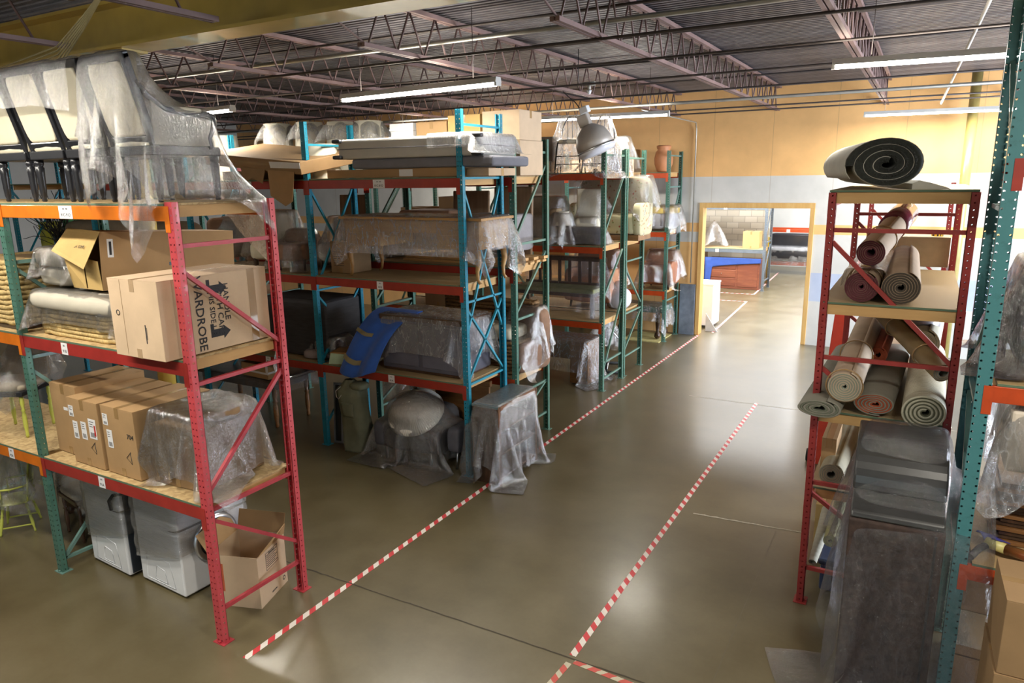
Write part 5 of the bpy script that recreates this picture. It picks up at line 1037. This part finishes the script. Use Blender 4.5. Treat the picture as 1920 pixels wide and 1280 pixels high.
t = thing('table', 'table with stout turned legs and green cloth, wrapped, by the far wall', 'table', (-5.42, 15.52, .021)); MB().box(-.7,.62,-.36,.36,.60,.72).build('top', mat('pool_green', (.03,.16,.11), .7), t, bevel=.01)
for sx in (-.58, .5):
    for sy in (-.26, .26): MB().lathe([(.03,0),(.075,.05),(.06,.12),(.03,.16),(.045,.3),(.06,.5),(.05,.6)], (sx, sy, 0), 16).build('leg', DWD, t)
drape('blue-white plastic over the green-clothed table end', 1.5, 1.2, -5.15, 15.45, .92, [(-6.1,-4.80,15.16,15.88,.5,.745)], m='film_hazy', res=.06, steps=90, seed=123, floor=.1)
o = MB().box(-.18, .17, -.02, .02, 0, 1.17).build('steel_plate', mat('grey_blue_plate', (.22,.26,.33), .4, .4, var=.3), loc=(-4.50, 16.08, .0), bevel=.004); tag(o, 'worn grey-blue steel plate standing at left jamb of the doorway', 'steel plate')
for k, (x, z, h_, m_) in enumerate(((-6.0, 3.662, .5, CB), (-6.9, 3.662, .6, CB2), (-7.7, 3.662, .45, CB), (-6.6, 2.472, .7, BRN), (-7.6, 2.472, .8, CB3), (-8.5, 2.472, .6, GRYF), (-6.9, 1.202, .7, CB), (-8.0, 1.202, .6, BRN))):
    carton('carton in the dim inner part of the third row, %s' % ['top shelf by the dark cube','top shelf inner bay first','top shelf inner bay second','middle shelf beside the brown armchair','middle shelf inner bay','middle shelf farthest in','low shelf first','low shelf second'][k], x, 11.5 if k != 3 else 12.5, z, .6, .6, h_, m=m_ if m_ in (CB, CB2, CB3) else CB3)
for k, (x, z, h_) in enumerate(((-5.9, 3.662, .5), (-6.7, 3.662, .6), (-6.1, 2.422, .8), (-6.8, 1.142, .8), (-8.0, 2.422, .7), (-8.2, 3.662, .6))):
    carton('carton on the far-wall rack, %s' % ['top shelf behind the stools','top shelf second','middle shelf beside the ottoman','low shelf beside the leather chair','middle shelf inner bay','top shelf inner bay'][k], x, 15.5, z, .6, .6, h_, m=(CB, CB2, CB3)[k % 3])
# high-bay lamp hanging over the aisle edge
BM = mat('lamp_grey_enamel', (.42,.38,.34), .4, var=.06, metal=.1)
t = thing('high_bay_lamp', 'large grey bell lamp hanging tilted from the ceiling by its chain hook', 'pendant lamp', (-4.27, 9.9, 4.20), 0, tilt=(R(8), R(-20), 0)); t.scale = (1.06,)*3
MB().lathe([(.07,.12),(.10,.10),(.20,.02),(.25,-.10),(.262,-.20)], n=36, caps=False).build('bell_shade', BM, t, thick=.004)
MB().lathe([(.262,-.20),(.27,-.21),(.262,-.25),(.23,-.285),(.12,-.30),(0,-.302)], n=36, caps=False).build('lens', mat('frosted_lens', (.66,.67,.74), .3, var=.03, coat=.4), t)
MB().lathe([(.27,-.195),(.276,-.205),(.27,-.215)], n=36, caps=False).build('rim', STL, t); MB().box(-.10,.06,-.06,.06,.11,.27).build('ballast_box', BM, t, bevel=.015); MB().box(-.02,.10,-.07,.05,.27,.36).build('junction_box', WHT, t, bevel=.01)
MB().tube([(-.02,0,.36),(-.05,0,.46),(-.10,0,.54),(-.16,0,.66)], .007, 6).build('hook', BLK, t)
t2 = MB().tube([(-4.48, 9.9, 4.84), (-4.47, 9.9, 5.0), (-4.47, 9.9, ZC)], .006, 6).build('hanging_cable', BLK); tag(t2, 'short dark cable running from the deck to the bell lamp', 'cable')
t = thing('pipe_valve', 'cluster of pipe fittings on the conduit above the bell lamp', 'pipe fitting', (-4.3, 9.9, 4.88)); MB().cyl((-.09,0,0),(.09,0,0),.03).cyl((0,0,0),(0,0,-.09),.022).build('tee', GALV, t); MB().cyl((0,0,-.09),(0,0,-.14),.035,.02).build('nozzle', WHT, t)
# ------------------------------------------------------------------ right rack: rugs
CHR = mat('charcoal_pile', (.028,.032,.028), .95, var=.4, scale=60, bump=1., bscale=220, sheen=.2); JUTE = mat('oat_backing', (.52,.50,.44), .9, var=.08, bump=.2, bscale=200); OLV = mat('dark_olive_backing', (.14,.15,.11), .9, var=.15)
TPE = mat('taupe_backing', (.33,.24,.16), .8, var=.12, bump=.1); BUR = mat('burgundy_pile', (.10,.02,.03), .9, var=.25, bump=.5, bscale=200); RST = mat('rust_pile', (.36,.075,.03), .9, var=.2); GRB = mat('grey_backing', (.22,.21,.17), .85, var=.1)
WAF = stripes('cream_waffle', (.55,.52,.40), (.34,.32,.22), .028, axis=1, width=.3, bump=.6); SAG = mat('sage_pile', (.26,.28,.22), .9, var=.2)
rug('thick charcoal shag carpet roll with pale backing on top of the red rack', (-.26, 5.97, 3.655), (-.60, 7.7, 3.66), .195, 3.4, JUTE, CHR, core=.03, sx=1.28, sz=.9, fr=.10, wob=.004)
def shag():
    rb = random.Random(3); m = MB(); 
    for k in range(900):
        a = rb.uniform(0, 2*pi*3.05); r = (.035+.15*a/(2*pi*3.2))-.012; p = Vector((-.26+cos(a+1.2)*r*1.22, 5.968, 3.655+sin(a+1.2)*r*.88)); q = p+Vector((rb.uniform(-.012,.012), -rb.uniform(.004,.016), rb.uniform(-.012,.012)))
        m.tube([p, q], [.0035,.001], 3, caps=False)
    return m
o = shag().build('shag_fringe', CHR); o.parent = [x for x in bpy.data.objects if x.get('label', '').startswith('thick charcoal shag')][0]; bpy.context.view_layer.update(); o.matrix_parent_inverse = o.parent.matrix_world.inverted()
o = MB().prism([(-.72+.62, 0), (.36-.0, 0), (.30, .02), (.12, .055), (-.02, .075), (-.10, .05)], 0, 1.9, 'y').build('carpet_tail', JUTE, o.parent, thick=0); o.rotation_euler = (0,0,0); o.location = (.24, .02, -.188); o.scale = (.55, 1, .9)
rug('burgundy rug roll with plastic-wrapped body, left on the second shelf', (-.355, 6.03, 2.745), (-.30, 8.0, 2.76), .118, 7, TPE, BUR, core=.014, strap=[.25, .5], fr=.10)
rug('taupe vinyl roll with loose outer flap, right of the burgundy one', (-.09, 6.05, 2.75), (-.12, 8.2, 2.76), .125, 6, TPE, mat('dark_taupe', (.055,.042,.03), .8), core=.02, sx=1.05, fr=.22)
rug('long taupe roll in shiny plastic leaning across the second shelf, maroon far end', (-.33, 6.35, 2.975), (-.15, 8.05, 3.20), .105, 5, TPE, BUR, core=.03, strap=[.5], fr=.15)
o = MB().tube([(0,0,0),(0,.70,0)], .119, 28).build('maroon_end', mat('maroon_film', (.14,.02,.035), .25, coat=.6), [x for x in bpy.data.objects if x.get('label', '').startswith('long taupe roll')][0], loc=(0, 1.03, 0))
drape('shiny clear wrap over the leaning taupe roll and burgundy rug', .75, 1.7, -.25, 6.95, 3.30, [(-.48,-.20,6.05,7.8,2.62,2.86)], m='film_tight', res=.06, steps=70, seed=131, floor=2.63)
rug('flattened dark olive rug folded flat at the left end of the third shelf', (-.56, 5.78, 1.815), (-.50, 7.9, 1.83), .082, 3, GRB, OLV, core=.02, sx=1.9, sz=.85, wob=.004)
rug('beige paper-wrapped round rug roll with sage and red edges, pointing at the camera', (-.395, 5.82, 2.0), (-.36, 7.9, 2.12), .118, 6, mat('beige_wrap', (.46,.36,.26), .8, var=.1), SAG, core=.012, strap=[.03, .9])
rug('rust orange rug roll with grey backing in the middle of the third shelf', (-.18, 5.98, 1.845), (-.10, 7.9, 1.85), .092, 4.6, GRB, RST, core=.015, sx=1.55, sz=.9, wob=.003)
rug('cream waffle-textured rug roll at the right end of the third shelf', (.155, 5.83, 1.87), (.18, 7.7, 1.90), .13, 4.6, WAF, mat('olive_gap', (.10,.10,.06), .9), core=.02, sx=1.12, sz=1., fr=.62)
rug('long brown paper-wrapped rug crossing diagonally over the other rolls', (.25, 6.10, 2.12), (-.36, 7.3, 2.46), .075, 3, mat('kraft_wrap', (.24,.17,.08), .55, var=.15), OLV, core=.03, strap=[.3, .8])
rug('rust-coloured thin roll deeper on the third shelf', (-.22, 6.8, 2.05), (-.18, 8.2, 2.06), .07, 3, RST, RST, core=.02)
rug('second white waffle rug deeper on the third shelf at right', (.10, 6.9, 2.16), (.16, 8.2, 2.16), .13, 4, WAF, WAF, core=.03)
t = thing('leather_hide', 'rumpled grey leather hide stuffed between rug rolls on the third shelf', 'hide', (-.02, 7.4, 2.13)); MB().pillow(-.25,.27,-.3,.4,0,.32,e=.8).build('body', mat('pewter_leather', (.20,.18,.20), .35, var=.2, coat=.3, bump=.5, bscale=8), t)
rug('grey-green carpet roll on the lowest rug shelf', (-.47, 6.32, 1.075), (-.42, 8.0, 1.09), .10, 4, mat('straw_backing', (.36,.32,.22), .8), SAG, core=.03)
t = thing('rolled_rug', 'pale ribbed tube roll pushed low in the rug rack, open end down', 'rolled rug', (-.53, 6.06, .36), 0, 'rolled rugs on the red rack', tilt=(R(22), 0, R(-5))); m_ = MB(); [m_.lathe([(.030+.0022*k, .0+.045*k),(.034+.0022*k,.02+.045*k),(.034+.0022*k,.045+.045*k)], (0,0,0), 24, Matrix.Rotation(-pi/2,4,'X'), caps=False) for k in range(14)]; m_.build('ribbed_tube', mat('putty_foam', (.42,.40,.32), .8), t); MB().lathe([(.018,0),(.032,0)], (0,0,0), 24, Matrix.Rotation(-pi/2,4,'X'), caps=False).lathe([(.018,0),(.018,.5)], (0,0,0), 20, Matrix.Rotation(-pi/2,4,'X'), caps=False).build('inner_core', OLV, t)
rug('small yellow-green roll beside the pale ribbed tube', (-.415, 6.12, .56), (-.40, 7.3, .62), .055, 4, mat('straw_green', (.36,.36,.18), .85), SAG, core=.014)
t = thing('storage_bin', 'navy plastic trunk low on the floor in the rug rack', 'trunk', (-.28, 6.5, 0)); MB().box(-.2,.3,-.28,.5,.03,.28).build('body', mat('navy_plastic', (.03,.05,.11), .4, coat=.2), t, bevel=.02); MB().box(-.22,.32,-.30,.52,.28,.33).build('lid', MATS['navy_plastic'], t, bevel=.015); [MB().box(-.10+.14*k,-.085+.14*k,-.285,-.28,.05,.27).build('rib', BLK, t) for k in range(3)]
carton('flat brown carton on the lowest shelf among the rug rolls', .05, 7.35, .955, .5, .8, .28, m=CB2, tape='x'); carton('slim cardboard flap box standing at the aisle side of the rug rack', -.52, 6.8, .955, .12, .5, .36, m=CB)
carton('carton at floor level behind the pale ribbed tube', -.52, 7.3, 0, .2, .7, .5, m=CBY)
t = thing('plywood_box', 'pale plywood crate standing behind the rolls on the second shelf', 'crate', (.02, 8.62, 2.635)); MB().box(-.30,.26,-.1,.5,0,.30).build('body', mat('birch_ply', (.55,.42,.26), .6), t, bevel=.004)
t = thing('hazard_tape_roll', 'yellow and black striped hazard tape roll on the plywood crate', 'tape roll', (.16, 8.75, 2.937), 0); MB().lathe([(.03,0),(.055,0),(.055,.05),(.03,.05)], n=20, caps=False).build('roll', stripes('hazard_stripes', (.75,.5,.03), (.02,.02,.02), .03, 0, 1.), t)
t = thing('hand_truck_panel', 'bright red panel of a cart standing beyond the rug rack', 'cart', (-.78, 9.3, 0), 0); MB().prism([(-.14,0),(.16,0),(.12,1.95),(-.02,1.95)], -.03, .03, 'y').build('panel', mat('bright_red_paint', (.62,.05,.02), .35, coat=.4), t, bevel=.01)
for s in (-1, 1): MB().lathe([(.0,-.02),(.08,-.02),(.08,.02),(0,.02)], (s*.2, .06, .08), 18, Matrix.Rotation(pi/2,4,'Y')).build('wheel', RUB, t)
for k in range(3): carton('pale carton beyond the rug rack seen through it, %s of the stack' % ['bottom','middle','top'][k], .02, 9.25, .002+.56*k, .62, .62, .55, m=CB2)
# wrapped sectional sofa piece standing in front of the rug rack
FAU = mat('black_faux_leather', (.040,.040,.040), .30, var=.25, scale=5, coat=.25, stretch=(1,1,1)); FAB = mat('mottled_brown_upholstery', (.045,.026,.020), .8, var=.6, scale=14, bump=.3)
t = thing('wrapped_sofa', 'tall dark sofa end wrapped in plastic standing in front of the rug rack', 'sofa', (.035, 5.03, 0), .03)
pr = [(0,0),(0,1.30),(.015,1.335),(.05,1.36),(.13,1.40),(.18,1.445),(.20,1.46),(.24,1.52),(.33,1.62),(.45,1.70),(.60,1.745),(.72,1.755),(.80,1.74),(.80,0)]
MB().prism(pr[:2]+[(.02,1.31),(.80,1.31),(.80,0)], -.27, .30, 'x').build('base_body', FAB, t, bevel=.01)
c2 = [(.02,1.312),(.0,1.318),(.02,1.36),(.08,1.39),(.14,1.405),(.20,1.44),(.80,1.44),(.80,1.312)]; MB().prism(c2, -.265, .295, 'x', smooth=False).build('lower_cushion', FAU, t, bevel=.02, seg=3)
a_ = [(.21,1.442)]+[(.51-.32*cos(q), 1.442+.32*sin(q)) for q in [pi*.5*k/10 for k in range(11)]]+[(.80,1.762),(.80,1.442)]; MB().prism(a_, -.27, .30, 'x').build('upper_cushion', FAU, t, bevel=.015, seg=2)
MB().box(.24, .255, -.002, .0, .1, 1.28).build('side_seam', BLK, t)
drape('large clear plastic sheet over the dark sofa end, flaring wide to the floor', 1.75, 3.1, .0, 5.30, 1.86, [(-.235,.335,5.03,5.84,0,1.33), (-.235,.335,5.2,5.84,1.2,1.47), (-.235,.335,5.36,5.84,1.3,1.78), (.38,.6,5.0,6.3,0,3.)], m='film_grey', res=.055, steps=170, seed=141, rough=.02)
# ------------------------------------------------------------------ right edge rack goods
t = thing('wrapped_furniture', 'dark furniture bundle under black film on the middle shelf at right edge', 'wrapped furniture', (1.05, 5.75, 2.332)); MB().pillow(-.48,.6,-.38,.32,0,.72,e=.35).build('body', mat('mauve_brown_cloth', (.20,.14,.13), .8, var=.25), t)
drape('black translucent film pulled over the furniture bundle at right', 1.9, 1.7, 1.0, 5.72, 3.2, [(.58,1.65,5.38,6.07,2.3,3.04)], m='film_black', res=.06, steps=100, seed=150, floor=2.34)
soft_chair('grey upholstered chair shrouded in clear film at far right', 1.2, 5.7, 3.685, .7, .6, .7, GRYF, 0)
t = thing('slung_box', 'large white box hanging in milky plastic under the orange beam at right', 'box', (1.05, 5.55, 1.76)); MB().box(-.45,.6,-.4,.4,0,.40).build('body', mat('cream_board', (.70,.62,.52), .7), t, bevel=.02)
X = relax(1.8, 1.5, .06, 1.05, 5.5, 2.22, boxes=[(.60,1.65,5.15,5.95,1.72,2.17)], steps=70, seed=151, floor=1.45); film('plastic_sheet', 'milky plastic sheet sagging under the orange beam round the white box', 'plastic sheet', X, MATS['film_hazy'])
for k in range(14):
    o = MB().box(-.8, .85, -.3, .3, 0, .026).build('stacked_board', [DWD, MWD][k % 3 == 0], loc=(1.42+.02*((k*7) % 3), 5.78+.012*((k*5) % 3), 1.124+.031*k), bevel=.002); tag(o, 'dark brown board in the right-edge stack, %s up from the shelf' % ORD[k], 'board', 'dark boards stacked at right edge')
t = thing('hand_lamp', 'tubular torch with yellow collar and blue cloth lying on the low right shelf', 'torch', (.60, 5.32, 1.135), -.5); MB().cyl((-.02,0,.05),(.10,0,.05),.035,.035).build('yellow_collar', mat('pale_yellow_plastic', (.62,.56,.22), .4), t); MB().cyl((.10,0,.05),(.36,0,.06),.036,.034).build('red_green_barrel', mat('red_green_lacquer', (.16,.16,.03), .25, var=.3, c2=(.34,.02,.02), scale=3, coat=.5), t)
MB().tube([(0,0,.04),(-.02,-.08,.03),(0,-.24,.022)], .022, 10).build('black_handle', RUB, t); MB().sheet(lambda u, v: Vector((-.10+.14*u+.03*sin(v*9), .02+.16*v-.03*u, .03+.07*(1-v)*abs(sin(4*u+1)))), 14, 12).build('blue_cloth', mat('violet_cloth', (.05,.05,.28), .8), t, thick=.006)
for k in range(3): carton('foil-lined pale carton under the orange beam at right, %s' % ['lowest','middle','topmost'][k], .72, 5.65, .002+.30*k, .5, .62, .29, m=CB2 if k != 1 else CB2, tape='x', tapem=mat('silver_foil_tape', (.6,.58,.5), .22, .9, bump=.6, bscale=20))
o = MB().box(-.12, .12, -.002, .001, 0, .27).build('foil_sheet', mat('silver_foil_tape', (.6,.58,.5), .22, .9), loc=(.60, 5.335, .38)); tag(o, 'crumpled silver foil patch on the pale cartons', 'foil')
t = carton('large brown carton stack at the lower right corner, upper box', .93, 4.68, .82, .64, .52, .46, m=CB3, tape='x', rz=.02); carton('large brown carton stack at the lower right corner, lower box', .93, 4.68, .002, .66, .54, .815, m=CB3, tape='x', rz=.02)
MB().prism([(-.33,.15),(-.60,.10),(-.60,.16)], -.2, .2, 'y').build('top_flap', CB, t) if 0 else None
# ------------------------------------------------------------------ floor tape, joints
TP = stripes('red_white_tape', (.62,.05,.06), (.80,.74,.68), .152, axis=1, diag=1.0, width=.5, rough=.45)
def tapeline(lab, a, b, w_=.055, m=TP):
    a, b = Vector(a), Vector(b); L = (b-a).length; o = MB().box(-w_/2, w_/2, 0, L, 0, .0012).build('floor_tape', m, loc=(a.x, a.y, .0008)); o.rotation_euler = (0, 0, math.atan2(-(b-a).x, (b-a).y)); return tag(o, lab, 'floor tape')
tapeline('red and white striped floor tape along the left racks', (-4.24, 3.19, 0), (-4.22, 16.1, 0)); tapeline('red and white striped floor tape up the middle of the aisle', (-2.02, 4.42, 0), (-2.03, 11.5, 0))
tapeline('worn stub of striped tape below the joint at the bottom', (-2.06, 3.7, 0), (-2.01, 4.33, 0), .05, stripes('worn_tape', (.55,.10,.08), (.55,.50,.38), .13, 1, .6, .45, wob=.12)); tapeline('worn cross tape beside the joint at the bottom', (-1.98, 4.36, 0), (-1.1, 4.30, 0), .05, MATS['worn_tape'])
tapeline('striped tape beyond the doorway, nearer diagonal', (-4.0, 16.5, 0), (-4.18, 21.1, 0)); tapeline('striped cross tape beyond the doorway, nearer', (-4.18, 21.1, 0), (-6.2, 21.0, 0)); tapeline('striped cross tape beyond the doorway, farther', (-4.25, 22.5, 0), (-6.4, 22.4, 0)); tapeline('striped tape beyond the doorway, farther diagonal', (-4.25, 22.5, 0), (-4.45, 28, 0))
JO = mat('joint_sealant', (.045,.035,.022), .7); PT = mat('cracked_filler', (.52,.48,.38), .7, var=.3, scale=30)
def strip(lab, a, b, w_, m, name='floor_joint'):
    a, b = Vector(a), Vector(b); L = (b-a).length; rb = random.Random(9); n = max(8, int(L/.06)); vs = []
    for i in range(n+1):
        y = L*i/n; q = .4*w_*rb.uniform(-1, 1); vs += [(-w_/2+q, y, 0), (w_/2+q*.6, y, 0)]
    o = MB().add(vs, [(2*i, 2*i+1, 2*i+3, 2*i+2) for i in range(n)]).build(name, m, loc=(a.x, a.y, .0022)); o.rotation_euler = (0, 0, math.atan2(-(b-a).x, (b-a).y)); tag(o, None, None, kind='structure'); return o
strip('', (-19, 4.36, 0), (7, 4.40, 0), .012, JO, 'floor_joint'); strip('', (-1.86, 7.21, 0), (-.75, 7.3, 0), .022, PT, 'floor_crack'); strip('', (-3.1, 11.42, 0), (6, 11.46, 0), .012, PT, 'floor_joint'); strip('', (-1.0, -4, 0), (-1.0, 7.2, 0), .006, mat('scuff', (.12,.10,.065), .5), 'floor_joint')
# cables strung under the girder at upper left
CBL = mat('dusty_yellow_rope', (.36,.30,.14), .8)
for k in range(6):
    p = [(-8.6+.0*k, 4.0, 4.72+.01*k), (-7.2, 3.7-.02*k, 4.46+.028*k), (-6.0, 3.45, 4.50+.03*k), (-5.2, 3.2, 4.66+.015*k), (-4.6, 3.05, 4.86)]
    pts = [];
    for i in range(25):
        u = i/24*(len(p)-1); j = min(int(u), len(p)-2); f = u-j; pts.append(Vector(p[j]).lerp(Vector(p[j+1]), f*f*(3-2*f)))
    tag(MB().tube(pts, .006, 6).build('slack_rope', CBL), 'dusty rope of the slack bundle under the yellow girder, %s from below' % ['first','second','third','fourth','fifth','sixth'][k], 'rope', 'bundle of slack ropes under the girder')
# ------------------------------------------------------------------ far room seen through the doorway
def cmu():
    t = NT('concrete_block'); v = t.coord('Object'); m = t.n('ShaderNodeMapping', {'Vector': v, 'Rotation': (R(90), 0, 0)})
    b = t.n('ShaderNodeTexBrick', {'Vector': m.outputs[0], 'Color1': (.36,.32,.25,1), 'Color2': (.48,.43,.35,1), 'Mortar': (.26,.24,.2,1), 'Scale': 1., 'Mortar Size': .008, 'Brick Width': .4, 'Row Height': .2})
    bs = t.n('ShaderNodeBsdfPrincipled', {'Base Color': b.outputs[0], 'Roughness': .8}); t.l(bs.outputs[0], t.out.inputs[0]); return t.m
struct('wall_block', MB().box(-12, -4.4, 25.2, 25.4, 0, 5.3), cmu())
rack('dark grey steel rack in the room beyond the doorway', (0, 23.2, 0), 0, 1.0, [(-6.9, 3.4, GREY, [(.3,.3),(.4,1.4),(1.5,1.5),(1.6,2.8)]), (-4.15, 3.4, GREY, [(.3,.3),(.4,1.4),(1.5,1.5),(1.6,2.8)])], [(0, 1, [(2.64, PL[GREY], [(-5.4,'000',.1)]), (1.30, PL[GREY], [(-5.6,'000',.1)])])])
deck(-6.85, -4.2, 23.2, 24.2, 2.64, 'upper board of the grey rack beyond the doorway', PLY); deck(-6.85, -4.2, 23.2, 24.2, 1.30, 'lower board of the grey rack beyond the doorway', PLY)
carton('golden carton on the grey rack beyond the doorway', -4.62, 23.7, 1.305, .5, .5, .52, m=CBY)
drape('grey plastic bundle hanging on the grey rack beyond the doorway', 1.4, 1.2, -5.9, 23.7, 2.3, [(-5.95,-5.85,23.65,23.75,1.3,2.25)], m='film_hazy', res=.1, steps=70, seed=160, floor=1.32)
t = thing('dresser', 'reddish brown dresser draped with blue cloth in the far room', 'dresser', (-5.0, 23.7, 0)); RD = wood('cherry_wood', (.14,.04,.022), (.24,.08,.04), 3., .4, 'X', coat=.3); MB().box(-.95,.72,-.35,.35,0,.95).build('carcass', RD, t, bevel=.01)
for k in range(3): d = MB().box(-.90,-.02,-.365,-.35,.1+.27*k,.33+.27*k).build('drawer', RD, t, bevel=.004); MB().cyl((-.46,-.38,.22+.27*k),(-.46,-.365,.22+.27*k),.014,n=10).build('knob', STL, d)
MB().box(.05,.66,-.365,-.35,.08,.9).build('door', RD, t, bevel=.004)
MB().sheet(lambda u, v: Vector((-1.0+1.75*u, -.40+.0*v, 1.0-(.42-.34*(u if u > .12 else 0)**.5*.8+(.5 if u < .12 else 0))*v)), 30, 8).build('blue_cloth', mat('blue_drape', (.03,.08,.33), .8), t, thick=.01)
carton('pale carton left of the dresser in the far room', -6.4, 23.5, 0, .7, .7, 1.15, m=CB2)
t = thing('chest_freezer', 'white cabinet freezer just inside the doorway at left', 'freezer', (-4.62, 17.3, 0)); MB().box(-.45,.48,-.32,.38,.05,1.02).build('body', WHT, t, bevel=.015); MB().box(-.46,.49,-.33,.39,1.02,1.07).build('lid', WHT, t, bevel=.012)
for s in (-.38, .42): MB().cyl((s,-.25,.0),(s,-.25,.05),.02).build('foot', RUB, t)
o = MB().prism([(0,0),(.28,0),(0,.42)], 0, .02, 'y').build('plastic_wedge', mat('grey_pvc', (.5,.5,.5), .5), loc=(-4.20, 16.62, 0)); tag(o, 'grey wedge-shaped panel on the floor inside the doorway', 'panel')
t = thing('bollard', 'yellow bollard guarding the block wall corner in the far room', 'bollard', (-4.3, 24.95, 0)); MB().cyl((0,0,0),(0,0,1.55),.06).build('post', mat('bollard_yellow', (.75,.50,.03), .4), t)
rack('rack with orange beam deep in the far room', (0, 27.6, 0), 0, 1.0, [(-5.3, 3.4, GREY, [(.3,.3),(1.5,1.5)]), (-2.9, 3.4, GREY, [(.3,.3),(1.5,1.5)])], [(0, 1, [(1.64, OBM, [(-4.15,'000',.12)]), (.45, OBM, None)])])
t = thing('wrapped_sofa', 'black leather sofa under plastic below the orange beam in the far room', 'sofa', (-4.0, 28.0, .46)); MB().pillow(-.95,.95,-.42,.42,0,.5,e=.25).build('seat', BLK, t); MB().pillow(-.95,.95,.1,.45,.3,.98,e=.25).build('backrest', BLK, t)
carton('brown carton left of black sofa in the far room', -4.98, 28.3, .46, .3, .3, .85, m=CB3); drape('white plastic over the black sofa in the far room', 2.0, 1.6, -4.0, 27.85, 1.15, [(-4.9,-3.1,27.6,28.4,.4,.98)], m='film_hazy', res=.1, steps=60, seed=161, floor=.1)
# dim shelf furniture at far left, unseen-side fill of the long rows
tag(MB().box(-.35,.35,-.28,.28,0,.9).build('wardrobe_body', MWD, loc=(-9.9, 8.4, 1.006), bevel=.01), 'brown wardrobe end in the dim rear of the second row', 'wardrobe')

for k, (x, z0, L) in enumerate(((-4.70, 2.31, .42), (-4.62, 2.31, .28))):
    o = MB().tube([(0,0,0),(.012,.01,-L*.3),(-.012,0,-L*.6),(.02,.01,-L)], [.016,.008,.014,.007], 8).build('twisted_plastic', FILMH, loc=(x, 4.165, z0-.0)); tag(o, ['longer', 'shorter'][k]+' twisted plastic strand hanging behind the crimson post', 'plastic strand')
